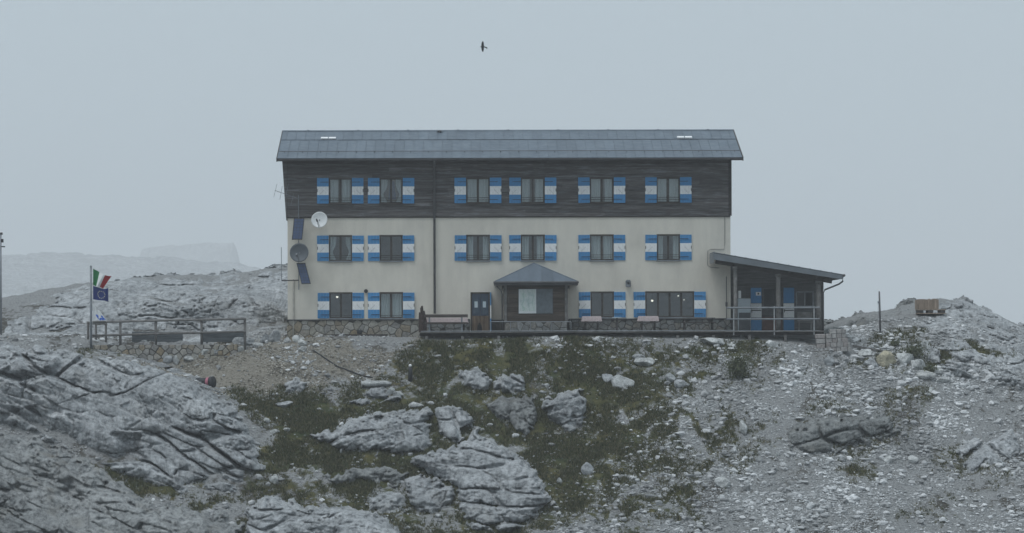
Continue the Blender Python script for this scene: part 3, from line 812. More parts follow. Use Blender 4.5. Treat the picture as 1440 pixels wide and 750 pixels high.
def mat_pebble(name, a, b_, c_):
    m, nt, b = new_mat(name)
    gg = nt.nodes.new('ShaderNodeNewGeometry')
    rr = ramp(nt, [(0, a), (0.5, b_), (1, c_)]); nt.links.new(gg.outputs['Random Per Island'], rr.inputs[0])
    nn = noise(nt, gg.outputs['Position'], 20, 4, 0.7)
    kk = ramp(nt, [(0.3, (0.7,) * 3), (0.7, (1.15,) * 3)]); nt.links.new(nn, kk.inputs[0])
    lg = noise(nt, gg.outputs['Position'], 0.30, 5, 0.6, (1.0, 0.45, 0.6))   # beds of paler and darker rock break down into streaks
    lk = ramp(nt, [(0.34, (0.62,) * 3), (0.5, (0.95,) * 3), (0.66, (1.22,) * 3)]); nt.links.new(lg, lk.inputs[0])
    oc = mixc(nt, 1.0, mixc(nt, 1.0, rr.outputs[0], kk.outputs[0], 'MULTIPLY'), lk.outputs[0], 'MULTIPLY')
    nt.links.new(oc, b.inputs['Base Color'])
    b.inputs['Roughness'].default_value = 0.92; b.inputs['Specular IOR Level'].default_value = 0.15
    return m
PEB = mat_pebble('scree_stone', (0.27, 0.278, 0.282), (0.46, 0.472, 0.48), (0.68, 0.692, 0.70))
OCT = (np.array([(1, 0, 0), (-1, 0, 0), (0, 1, 0), (0, -1, 0), (0, 0, 1), (0, 0, -1)], float), np.array([(0, 2, 4), (2, 1, 4), (1, 3, 4), (3, 0, 4), (2, 0, 5), (1, 2, 5), (3, 1, 5), (0, 3, 5)]))
pebble_cloud('scree_gravel', 98000, 0.035, 0.14, 1.9, PEB, 'loose pale limestone rubble covering the slope', 3, w_scree, OCT)
pebble_cloud('scree', 7000, 0.13, 0.42, 3.0, PEB, 'larger loose limestone pieces lying in the rubble', 4, w_scree)
def w_path(p, q, x, y):
    return np.where((y > -2.8) & (x > -12) & (x < 17), 0, gz(x, y, CB) * np.clip(0.5 + 1.2 * fbm(p / 30, q / 18, 4, 29), 0.03, 1))
pebble_cloud('path_gravel', 9000, 0.04, 0.15, 1.8, mat_pebble('path_stone', (0.14, 0.125, 0.10), (0.32, 0.30, 0.26), (0.52, 0.50, 0.45)), 'brownish gravel of the path below the hut', 12, w_path, OCT)
def w_turfstone(p, q, x, y):
    return np.where((y > -2.8) & (x > -12) & (x < 17), 0, np.clip(gz(x, y, CG) - .3, 0, 1) * (fbm(p / 30, q / 18, 4, 19) > .18))
pebble_cloud('turf_rubble', 1300, 0.04, 0.24, 3.0, PEB, 'pale stones strewn over the turf', 6, w_turfstone)

# turf: short blades in clumps
def w_grass(p, q, x, y):
    gr = gz(x, y, CG)
    return np.where((y > -2.8) & (x > -12) & (x < 17), 0, np.clip(gr * 1.3 - 0.25, 0, 1) * np.clip(0.6 + 1.4 * fbm(p / 26, q / 14, 3, 91), 0.02, 1))
def turf(name, count, seed, hmin, hmax, mat, label, wf, blades=6):
    r = np.random.default_rng(seed)
    x, y, z = scatter(count, wf, r)
    nb = count * blades
    X = np.repeat(x, blades) + r.normal(0, 0.035, nb); Y_ = np.repeat(y, blades) + r.normal(0, 0.035, nb); Z = np.repeat(z, blades) - 0.015
    H = r.uniform(hmin, hmax, nb); an = r.uniform(0, 6.28, nb); wd = r.uniform(0.01, 0.026, nb)
    lx, ly = r.normal(0, 0.45, nb) * H, r.normal(0, 0.45, nb) * H
    a = np.stack([X - np.cos(an) * wd, Y_ - np.sin(an) * wd, Z], 1); b = np.stack([X + np.cos(an) * wd, Y_ + np.sin(an) * wd, Z], 1)
    c = np.stack([X + lx, Y_ + ly, Z + H], 1)
    Vv = np.stack([a, b, c], 1).reshape(-1, 3)
    me = big_mesh(name, Vv, np.arange(nb * 3).reshape(-1, 3), mat, tri=True, smooth=False)
    return tag(mesh_obj(name, me), label, kind='stuff')
TURF = mat_foliage('turf_blades', (0.036, 0.045, 0.022), (0.08, 0.09, 0.045), (0.20, 0.175, 0.105))
turf('grass', 52000, 8, 0.05, 0.19, TURF, 'short dark alpine turf between the rocks', w_grass)
def shrub(px, py, w, h, label, name='shrub', mat=None, cnt=1400, lo=-25):
    r = np.random.default_rng(int(px))
    x, y, z = hit(px, py, lo); k = (D + y) / F
    root = thing(name, label, 'shrub', (x, y, z))
    m = MB()
    for i in range(5):
        a = r.uniform(0, 6.28); m.tube([(0, 0, -0.05), (math.cos(a) * w * k * 0.15, math.sin(a) * 0.1, h * k * 0.25), (math.cos(a) * w * k * 0.3, math.sin(a) * 0.2, h * k * 0.5)], 0.012, 5, 0.005)
    m.build('stem', DARKW, root)
    u = r.normal(size=(cnt, 3)); u /= np.linalg.norm(u, axis=1)[:, None]; u *= np.abs(r.normal(0, .55, cnt))[:, None]
    u *= (1 + 0.35 * n3(u, 2.5, int(py)))[:, None]
    c = u * np.array([w * k / 2, w * k / 2.6, h * k / 2]); c[:, 2] = np.abs(c[:, 2] + h * k * 0.42)
    d1 = r.normal(0, 0.028, (cnt, 3)); d2 = r.normal(0, 0.018, (cnt, 3)); d1[:, 2] += 0.03
    Vv = np.stack([c - d1, c + d2, c + d1, c - d2], 1).reshape(-1, 3)
    mesh_obj('foliage', big_mesh('foliage', Vv, np.arange(cnt * 4).reshape(-1, 4), mat or SHR, smooth=False), None, root)
    return root
SHR = mat_foliage('shrub_leaf', (0.05, 0.062, 0.036), (0.09, 0.105, 0.06), (0.15, 0.155, 0.095))
shrub(1038, 534, 44, 44, 'upright grassy green shrub on the scree below the veranda', cnt=4200)
shrub(1285, 505, 44, 26, 'low olive shrub on the hillock foot above the ochre boulder', cnt=1600)
shrub(1308, 526, 24, 16, 'small dark shrub between the pale hillock boulders', cnt=800)
shrub(1259, 487, 18, 10, 'tiny dark shrub near the end of the lying beam', cnt=500)

# ------------------------------------------------------------------ the hut
hut = thing('mountain_hut', 'three-storey mountain hut with blue and white shutters, timber top floor and metal roof', 'mountain hut')
hut.rotation_euler.z = math.radians(0.9)
XL, XR = XY(405), XY(1028)
DEP = 10.5
Z_SIDE, Z_ST, Z_BASE, Z_GR = ZY(226), ZY(303.5), ZY(449), -0.62
ROWS = [(250.5, 286.0), (331.0, 366.8), (411.3, 447.2)]
COLS = [(463.4, 495.3), (534.6, 566.5), (656.3, 689.0), (733.3, 766.2), (830.5, 863.3), (924.3, 956.6)]
WIN = []                                        # px0, px1, row, curtain widths (left, right), tied
curt = {0: [(.40, .44, 0), (.34, .28, 1), (.45, .45, 0), (.36, .38, 0), (.44, .36, 0), (.42, .48, 0)],
        1: [(.30, .26, 1), (0, 0, 0), (.28, .28, 0), (.32, .32, 0), (.44, .46, 0), (.26, .28, 0)]}
for rw in (0, 1):
    for (a, b), cw in zip(COLS, curt[rw]): WIN.append((a, b, rw, cw))
for (a, b), cw in (((463.6, 495.6), (0, 0, 0)), ((534.4, 566.6), (.42, .46, 0)), ((831.0, 863.5), (0, 0, 0)), ((908, 976.4), (0, 0, 0))): WIN.append((a, b, 2, cw))
openings = [(XY(a), XY(b), ZY(ROWS[r_][1]), ZY(ROWS[r_][0])) for a, b, r_, _ in WIN]
DOOR = (XY(661.8), XY(689.2), 0.0, ZY(411))
openings.append(DOOR)

def cut_wall(mb, x0, x1, z0, z1, y, ops, reveal):
    ops = [o for o in ops if o[0] < x1 and o[1] > x0 and o[2] < z1 and o[3] > z0]
    xs = sorted({x0, x1, *[v for o in ops for v in o[:2]]}); zs = sorted({z0, z1, *[min(max(v, z0), z1) for o in ops for v in o[2:]]})
    for i in range(len(xs) - 1):
        for j in range(len(zs) - 1):
            cx, cz = (xs[i] + xs[i + 1]) / 2, (zs[j] + zs[j + 1]) / 2
            if any(o[0] < cx < o[1] and o[2] < cz < o[3] for o in ops): continue
            mb.add([(xs[i], y, zs[j]), (xs[i + 1], y, zs[j]), (xs[i + 1], y, zs[j + 1]), (xs[i], y, zs[j + 1])], [(0, 1, 2, 3)])
    for o in ops:
        a, b, c, d = o
        for q in ([(a, c), (a, d)], [(a, d), (b, d)], [(b, d), (b, c)], [(b, c), (a, c)]):
            mb.add([(q[0][0], y, q[0][1]), (q[1][0], y, q[1][1]), (q[1][0], y + reveal, q[1][1]), (q[0][0], y + reveal, q[0][1])], [(0, 1, 2, 3)])
def ridge_z(y): return ZRG - abs(y - YRG) * TAN - 0.08
YRG = DEP / 2; ZRG = ZY(184.3, YRG)
YEV = -0.9; ZEV = ZY(223.0, YEV); TAN = (ZRG - ZEV) / (YRG - YEV)
w = MB(); cut_wall(w, XL, XR, Z_GR, Z_ST, 0.0, openings, 0.34)
for x in (XL, XR):
    w.add([(x, 0, Z_GR), (x, DEP, Z_GR), (x, DEP, Z_ST), (x, 0, Z_ST)], [(0, 1, 2, 3)])
w.add([(XL, DEP, Z_GR), (XR, DEP, Z_GR), (XR, DEP, Z_ST), (XL, DEP, Z_ST)], [(0, 1, 2, 3)])
me = bpy.data.meshes.new('wall'); me.from_pydata(w.v, [], w.f); me.materials.append(STUCCO); mesh_obj('wall', me, None, hut)
# rooms behind the windows
w = MB()
for z0, z1 in ((-0.02, 2.55), (2.62, 5.3), (5.4, 8.2)):
    w.box(XL + 0.3, XR - 0.3, 3.6, 3.75, z0, z1); w.box(XL + 0.3, XR - 0.3, 0.36, 3.6, z0 - 0.04, z0)
    w.box(XL + 0.3, XR - 0.3, 0.36, 3.6, z1, z1 + 0.04)
for x in (XY(515), XY(611), XY(698), XY(800), XY(893)): w.box(x - .05, x + .05, 0.36, 3.58, 0, 8.2)
w.build('inner_wall', INNER, hut)

# timber top floor: backing, then every plank
w = MB(); cut_wall(w, XL, XR, Z_ST, ZY(222), -0.02, openings, 0.36)
gab = [(0, Z_ST), (DEP, Z_ST), (DEP, ridge_z(DEP)), (YRG, ridge_z(YRG)), (0, ridge_z(0))]
w.add([(XR, y, z) for y, z in gab], [(0, 1, 2, 3, 4)])
w.add([(XL, y, z) for y, z in gab], [(0, 1, 2, 3, 4)])
w.add([(XL, DEP, Z_ST), (XR, DEP, Z_ST), (XR, DEP, ridge_z(DEP)), (XL, DEP, ridge_z(DEP))], [(0, 1, 2, 3)])
me = bpy.data.meshes.new('timber_cladding'); me.from_pydata(w.v, [], w.f); me.materials.append(CLADB)
clad = mesh_obj('timber_cladding', me, None, hut)
NR = 16; zt = ZY(224.5); rh = (zt - Z_ST) / NR
def rect_minus(rects, o):
    out = []
    for a, b, c, d in rects:
        if o[0] >= b or o[1] <= a or o[2] >= d or o[3] <= c: out.append((a, b, c, d)); continue
        if a < o[0]: out.append((a, o[0], c, d))
        if o[1] < b: out.append((o[1], b, c, d))
        x0, x1 = max(a, o[0]), min(b, o[1])
        if c < o[2]: out.append((x0, x1, c, o[2]))
        if o[3] < d: out.append((x0, x1, o[3], d))
    return out
def plank_mesh(L, h, t=0.035):
    m = MB()                                # lower edge proud, upper edge tucked back
    m.add([(0, -0.012, 0), (L, -0.012, 0), (L, -0.002, h), (0, -0.002, h), (0, t, 0), (L, t, 0), (L, t, h), (0, t, h)],
          [(0, 1, 2, 3), (4, 7, 6, 5), (0, 4, 5, 1), (3, 2, 6, 7), (0, 3, 7, 4), (1, 5, 6, 2)])
    return m.mesh('plank', CLAD)
for i in range(NR):
    z0 = Z_ST - 0.03 + i * rh
    x = XL
    while x < XR - 0.01:
        L = random.uniform(3.2, 5.2)
        e = min(x + L, XR)
        if XR - e < 1.2: e = XR
        rects = [(x, e, z0 + 0.004, z0 + rh - 0.006)]
        for o in openings: rects = rect_minus(rects, o)
        for a, b, c, d in rects:
            if b - a < 0.03 or d - c < 0.015: continue
            o = mesh_obj('plank', plank_mesh(b - a - 0.006, d - c), None, clad)
            o.location = (a + 0.003, -0.066 + random.uniform(-0.006, 0.006), c)
        x = e
m = MB(); m.prism([(XY(398), ZY(226)), (XL - 0.01, ZY(226)), (XL - 0.01, ZY(309)), (XY(403.3), ZY(309))], -0.075, DEP)
m.build('side_cladding', CLAD, hut)
m = MB(); m.box(XR - 0.10, XR + 0.06, -0.095, -0.03, Z_ST - 0.03, zt); m.build('corner_board', DARKW, hut)
m = MB(); m.box(XL, XR, -0.06, -0.003, Z_ST - 0.09, Z_ST - 0.035); m.build('drip_board', DARKW, hut)

# roof
RX0, RX1 = XY(390.5, YEV), XY(1045, YEV)
roof = MB()
prof = [(YEV, ZEV), (YRG, ZRG), (DEP + 0.9, ZEV), (DEP + 0.9, ZEV - 0.12), (YRG, ZRG - 0.14), (YEV, ZEV - 0.12)]
roof.add([(RX0, y, z) for y, z in prof] + [(RX1, y, z) for y, z in prof],
         [(0, 5, 4, 1), (1, 4, 3, 2), (6, 7, 10, 11), (7, 8, 9, 10)] + [(i, (i + 1) % 6, (i + 1) % 6 + 6, i + 6) for i in range(6)])
roofo = roof.build('roof', DARKW, hut)
ca_, sa_ = math.cos(math.atan(TAN)), math.sin(math.atan(TAN))
SL = math.hypot(YRG - YEV, ZRG - ZEV)
def panel_mesh(wd, L):
    m = MB()
    m.box(0.009, wd - 0.004, 0, L, 0.0, 0.012)
    m.box(-0.009, 0.008, 0, L, 0.0, 0.036)
    m.box(0.002, wd - 0.002, -0.002, 0.03, 0.0125, 0.022)
    return m.mesh('roof_panel', ROOF)
ncol = 48; pw = (RX1 - RX0) / ncol
for (s0, s1, off) in ((0.0, 0.648, 0.0), (0.655, 0.995, 0.5)):
    base_me = panel_mesh(pw - 0.006, (s1 - s0) * SL)
    edges_ = [RX0] + [RX0 + (k + (off or 1)) * pw for k in range(ncol if off else ncol - 1)] + [RX1]
    half_me = panel_mesh(pw / 2 - 0.006, (s1 - s0) * SL) if off else None
    for k in range(len(edges_) - 1):
        small = edges_[k + 1] - edges_[k] < pw * 0.8
        o = mesh_obj('roof_panel', half_me if small else base_me, None, roofo)
        o.location = (edges_[k] + 0.003, YEV + s0 * SL * ca_, ZEV + s0 * SL * sa_ + 0.012 + (0.012 if off else 0) + random.uniform(0, 0.004))
        o.rotation_euler = (math.atan(TAN) + random.uniform(-0.0012, 0.0012), random.uniform(-0.004, 0.004), 0)
m = MB(); m.box(RX0, RX1, YEV - 0.01, YEV + 6.0, 0, 0)          # back slope
m = MB(); m.add([(RX0, YRG, ZRG + 0.02), (RX1, YRG, ZRG + 0.02), (RX1, DEP + 0.9, ZEV + 0.02), (RX0, DEP + 0.9, ZEV + 0.02)], [(0, 1, 2, 3)])
m.build('back_slope', ROOF, roofo)
m = MB()
for s_ in (-1, 1): m.add([(RX0 - .02, YRG, ZRG + .06), (RX1 + .02, YRG, ZRG + .06), (RX1 + .02, YRG + s_ * .22, ZRG + .035 - .22 * TAN * .6), (RX0 - .02, YRG + s_ * .22, ZRG + .035 - .22 * TAN * .6)], [(0, 1, 2, 3)])
for k in range(9):
    x = RX0 + (RX1 - RX0) * (k + .5) / 9; m.box(x - .04, x + .04, YRG - .08, YRG + .08, ZRG + .05, ZRG + .075)
m.build('ridge_cap', ROOF, roofo)
s_ = 0.19 * SL                                                   # snow guard rail
m = MB(); yb, zb_ = YEV + s_ * ca_, ZEV + s_ * sa_
m.tube([(RX0 + .05, yb, zb_ + .11), (RX1 - .05, yb, zb_ + .11)], 0.018, 6)
for k in range(26):
    x = RX0 + .3 + k * (RX1 - RX0 - .6) / 25; m.bar((x, yb + .06, zb_ + .03), (x, yb, zb_ + .12), .025, .01)
m.build('snow_guard', PIPE, roofo)
m = MB()                                                         # half round gutter with brackets
n_ = 7; ring = [(0.075 * math.cos(math.pi + math.pi * k / n_), 0.075 * math.sin(math.pi + math.pi * k / n_)) for k in range(n_ + 1)]
vs = [(x, YEV - 0.075 + a, ZEV - 0.03 + b) for x in (RX0 - .03, RX1 + .03) for a, b in ring]
m.add(vs, [(k, k + 1, k + n_ + 2, k + n_ + 1) for k in range(n_)] + [tuple(range(n_ + 1)), tuple(range(n_ + 1, 2 * n_ + 2))])
m.tube([(RX0 - .03, YEV - .15, ZEV - .03), (RX1 + .03, YEV - .15, ZEV - .03)], 0.012, 6)
m.build('gutter', PIPE, roofo)
m = MB()
for x in (RX0, RX1):
    d_ = 0.03 if x > 0 else -0.03
    m.bar((x + d_ * .8, YEV - .02, ZEV - .05), (x + d_ * .8, YRG, ZRG - .05), 0.04, 0.2); m.bar((x + d_ * .8, YRG, ZRG - .05), (x + d_ * .8, DEP + .9, ZEV - .05), 0.04, 0.2)
m.build('verge_board', DARKW, roofo)
def rooflight(px):
    x0, x1 = XY(px - 10.5, 3.5), XY(px + 10.5, 3.5); t = 0.665 * SL
    root = None
    for a, b in ((x0, (x0 + x1) / 2 - .02), ((x0 + x1) / 2 + .02, x1)):
        m = MB(); m.box(a, b, 0, .28, 0.03, 0.10, bev=.01); fr = m.build('skylight', WHITE, roofo)
        fr.location = (0, YEV + t * ca_, ZEV + t * sa_ + .02); fr.rotation_euler = (math.atan(TAN) - 0.0, 0, 0)
rooflight(464.5); rooflight(965)
m = MB(); x = XY(621, 4.6); t = .93 * SL; yy, zz = YEV + t * ca_, ZEV + t * sa_
m.tube([(x, yy, zz), (x, yy, zz + .1)], .07, 8); m.tube([(x, yy, zz + .1), (x, yy, zz + .13)], .17, 10, .1)
m.build('vent_cowl', PIPE, roofo)

# windows and shutters
def curtain_mesh(wd, h, tied, side, seedk):
    nxk, nzk = 22, 14; r = random.Random(seedk); ph = r.uniform(0, 6)
    V_, F_ = [], []
    for j in range(nzk + 1):
        tz = j / nzk
        sq = 1.0
        if tied: sq = 1 - 0.55 * math.exp(-((tz - 0.35) / 0.22) ** 2)
        for i in range(nxk + 1):
            u = i / nxk
            xx = u * wd * sq if side < 0 else wd - (1 - u) * wd * sq
            V_.append((xx, 0.03 * math.sin(u * wd * 42 + ph + 0.4 * math.sin(tz * 3)) + 0.012 * math.sin(u * 31 + ph), tz * h))
    for j in range(nzk):
        for i in range(nxk):
            a = j * (nxk + 1) + i; F_.append((a, a + 1, a + nxk + 2, a + nxk + 1))
    m = MB(); m.v, m.f, m.m = V_, F_, [0] * len(F_)
    return m.mesh('curtain', CURT, True)
SW, SH = 16.3 / S, 35.8 / S
def shutter_mesh(sw, sh):
    m = MB(); t = sh / 3; nb_ = 4; bw = sw / nb_
    for k in range(nb_):
        for j, mi in ((0, 0), (1, 1), (2, 0)):
            m.box(k * bw + 0.002, (k + 1) * bw - 0.002, 0, 0.03, j * t, (j + 1) * t, mi)
    m.box(0.03, sw - 0.03, -0.018, 0.0, t * .30, t * .52, 0); m.box(0.03, sw - 0.03, -0.018, 0.0, t * 2.42, t * 2.62, 0)
    return m.mesh('shutter', [BLUE, WHITE])
def hinge_mesh(sw, sh, flip):
    t = sh / 3; out = []
    fx = (lambda x: sw - x) if flip else (lambda x: x)
    for z in (t * .42, t * 2.52):
        m = MB(); a, b = sorted((fx(0.0), fx(sw * .72))); m.box(a, b, -0.028, -0.018, z - .014, z + .014); out.append(('hinge', m.mesh('hinge', IRON)))
    m = MB(); m.bar((fx(sw * .78), -.008, t * 1.05), (fx(sw * .38), -.008, t * 1.6), .009, .012); out.append(('stay_bar', m.mesh('stay_bar', simple('weathered_iron', (.36, .37, .38), .6))))
    m = MB(); m.box(fx(sw * .97) - .012, fx(sw * .97) + .012, -.04, -.003, t * 1.35, t * 1.7); out.append(('catch', m.mesh('catch', IRON)))
    return out
sm = shutter_mesh(SW, SH); hmL, hmR = hinge_mesh(SW, SH, False), hinge_mesh(SW, SH, True)
def pane_frame(x0, x1, z0, z1, ff, nleaf=2):
    m = MB(); y0, y1 = 0.11, 0.17
    m.box(x0, x0 + ff, y0, y1, z0, z1); m.box(x1 - ff, x1, y0, y1, z0, z1)
    m.box(x0 + ff, x1 - ff, y0, y1, z0, z0 + ff * 1.3); m.box(x0 + ff, x1 - ff, y0, y1, z1 - ff, z1)
    lw = (x1 - x0 - 2 * ff) / nleaf
    for k in range(1, nleaf): m.box(x0 + ff + k * lw - ff * .9, x0 + ff + k * lw + ff * .9, y0 - .012, y1, z0 + ff * 1.3, z1 - ff)
    return m, [(x0 + ff + k * lw + (ff * .9 if k else 0), x0 + ff + (k + 1) * lw - (ff * .9 if k < nleaf - 1 else 0)) for k in range(nleaf)]
SPREAD = random.Random(3)
for wi, (a, b, rw, cw) in enumerate(WIN):
    x0, x1, z0, z1 = XY(a), XY(b), ZY(ROWS[rw][1]), ZY(ROWS[rw][0])
    fy = -0.075 if rw == 0 else 0.0
    m, leaves = pane_frame(x0, x1, z0, z1, 0.055, 4 if b - a > 50 else 2)
    # outer surround standing just proud of the wall face
    m.box(x0 - .015, x1 + .015, fy - .03, .10, z1 - .05, z1 + .03); m.box(x0 - .002, x0 + .04, fy - .02, .10, z0, z1 - .05); m.box(x1 - .04, x1 + .002, fy - .02, .10, z0, z1 - .05)
    fr = m.build('window', FRAMEW, hut)
    for p0, p1 in leaves:
        g_ = MB(); g_.box(p0 + .003, p1 - .003, .135, .143, z0 + .075, z1 - .058); g_.build('pane', GLASS, fr)
    sl = MB(); sl.box(x0 - .03, x1 + .03, fy - .09, .11, z0 - .05, z0 + .012, bev=.006); sl.build('sill', GALV if rw else FRAMEW, fr)
    if b - a < 50:
        rl = MB()
        for dz in ((.17, .28) if rw != 2 else (.14,)): rl.tube([(x0 + .02, fy - .01, z0 + dz), (x1 - .02, fy - .01, z0 + dz)], .012, 6)
        rl.build('guard_rail', FRAMEW, fr)
    for sd_, cwid in ((-1, cw[0]), (1, cw[1])):
        if cwid > 0:
            L = (x1 - x0 - .06) * cwid
            c = mesh_obj('curtain', curtain_mesh(L, z1 - z0 - .08, cw[2], sd_, wi * 2 + sd_), None, fr)
            c.location = (x0 + .03 if sd_ < 0 else x1 - .03 - L, .205, z0 + .04)
    for sd_ in (-1, 1):
        s = mesh_obj('shutter', sm, None, hut)
        s.location = (x0 - SW - .012 if sd_ < 0 else x1 + .012, fy - .05, z0 + .003)
        s.rotation_euler = (SPREAD.uniform(-.01, .01), SPREAD.uniform(-.011, .011), (SPREAD.uniform(-.02, .12)) * -sd_ if sd_ > 0 else SPREAD.uniform(-.03, .02))
        for nm_, me_ in (hmR if sd_ < 0 else hmL): mesh_obj(nm_, me_, None, s)
# a blue garment hangs in one top-floor window; half curtains in the lowest left one
gm_ = MB(); gx = XY(552); zt_ = ZY(253)
gm_.add([(gx - .10, .21, zt_ - .05), (gx + .10, .21, zt_ - .05), (gx + .2, .2, zt_ - .95), (gx - .2, .2, zt_ - .95), (gx - .10, .27, zt_ - .05), (gx + .10, .27, zt_ - .05), (gx + .2, .3, zt_ - .95), (gx - .2, .3, zt_ - .95)],
        [(0, 1, 2, 3), (4, 7, 6, 5), (0, 4, 5, 1), (3, 2, 6, 7), (0, 3, 7, 4), (1, 5, 6, 2)])
tag(gm_.build('jacket', simple('navy_cloth', (.04, .08, .17), .9)), 'dark blue garment hanging inside a top-floor window', 'jacket')
hc = MB(); x0_, x1_ = XY(465), XY(494)
# entrance door
door = MB(); dx0, dx1, dz1 = DOOR[0], DOOR[1], DOOR[3]
door.box(dx0, dx0 + .07, .03, .12, .02, dz1); door.box(dx1 - .07, dx1, .03, .12, .02, dz1); door.box(dx0 + .07, dx1 - .07, .03, .12, dz1 - .09, dz1)
doo = door.build('door', FRAMEW, hut)
for k in range(5):
    bw = (dx1 - dx0 - .14) / 5
    q = MB(); q.box(dx0 + .07 + k * bw + .003, dx0 + .07 + (k + 1) * bw - .003, .05, .09, .02, ZY(444.5), bev=.004)
    q.build('board', mat_wood('door_oak', (.15, .108, .075), .15, (12, 12, 1.2), grey=(.2, .15, .1), greyamt=.2), doo)
for k in range(2):
    hw = (dx1 - dx0 - .14) / 2; a = dx0 + .07 + k * hw
    q = MB(); z0_, z1_ = ZY(444), dz1 - .09
    q.box(a + .01, a + .075, .045, .09, z0_, z1_); q.box(a + hw - .075, a + hw - .01, .045, .09, z0_, z1_)
    q.box(a + .075, a + hw - .075, .045, .09, z0_, z0_ + .1); q.box(a + .075, a + hw - .075, .045, .09, z1_ - .2, z1_)
    q.build('leaf_frame', simple('dull_blue', (.05, .072, .105), .6), doo)
    q = MB(); q.box(a + .07, a + hw - .07, .065, .072, z0_ + .09, z1_ - .19); q.build('pane', simple('frosted_pane', (.07, .10, .13), .25), doo)
    q = MB(); q.box(a + .13, a + hw - .13, .05, .056, ZY(432.5), ZY(424)); q.build('notice', simple('paper', (.5, .58, .62), .8, .05), doo)
q = MB()
for j, mi in ((0, 0), (1, 1), (2, 0)):
    hgt = (dz1 - .05) / 3
    q.box(dx1 + .005, dx1 + .055, -.75, -.02, .03 + j * hgt, .03 + (j + 1) * hgt, mi)
q.build('door_shutter', [BLUE, WHITE], hut)
# black bag against the door
q = MB(); bx_ = XY(674.5, -.25)
for (hw_, z0_, z1_, hw2) in ((.10, 0.0, .12, .13), (.13, .12, .36, .09), (.06, .36, .46, .04)):
    q.add([(bx_ + sx_ * h_, -.28 + sy_ * .11, z_) for z_, h_ in ((z0_ + .005, hw_), (z1_, hw2)) for sx_, sy_ in ((-1, -1), (1, -1), (1, 1), (-1, 1))],
          [(3, 2, 1, 0), (4, 5, 6, 7), (0, 1, 5, 4), (1, 2, 6, 5), (2, 3, 7, 6), (3, 0, 4, 7)])
tag(q.build('bag', simple('black_cloth', (.02, .02, .022), .9)), 'small black bag leaning on the brown lower half of the entrance door', 'bag')

# downpipe, cable, conduit
m = MB(); xp = XY(611.5)
m.tube([(xp, YEV - .05, ZEV - .1), (xp, YEV + .1, ZEV - .25), (xp, -.17, ZEV - .55), (xp, -.17, ZY(441))], .062, 10)
for z in (8.0, 6.6, 5.2, 3.7, 2.2): m.tube([(xp, -.17, z), (xp, -.17, z + .03)], .075, 10); m.box(xp - .01, xp + .01, -.17, -.0, z, z + .03)
m.build('downpipe', simple('main_downpipe', (.15, .15, .155), .5, .2, 3, metal=.2), hut, True)
m = MB(); xp = XY(413.3)
m.tube([(xp, -.05, ZY(392)), (xp, -.05, ZY(420)), (xp, -.10, ZY(448)), (xp - .02, -.25, ZY(476))], .035, 8)
m.build('standpipe', simple('cream_pipe', (.42, .40, .36), .6), hut, True)
m = MB(); m.tube([(XY(1020), -.03, ZY(305)), (XY(1020), -.03, ZY(343)), (XY(1019), -.03, ZY(351.5)), (XY(1000), -.03, ZY(351.5)), (XY(996), -.03, ZY(354)), (XY(995.5), -.03, ZY(374)), (XY(1000), -.03, ZY(377)), (XY(1012), -.03, ZY(378))], .012, 6)
m.tube([(XY(1022), -.04, ZY(390)), (XY(1022), -.04, ZY(465))], .02, 6); m.box(XY(1020.6), XY(1023.4), -.09, -.003, ZY(432), ZY(426))
m.build('cable', PIPE, hut)
m = MB(); m.tube([(XY(515), -.003, ZY(409)), (XY(515), -.09, ZY(409))], .085, 12); m.tube([(XY(515), -.09, ZY(409)), (XY(515), -.11, ZY(409))], .1, 12)
m.build('flue_outlet', IRON, hut)

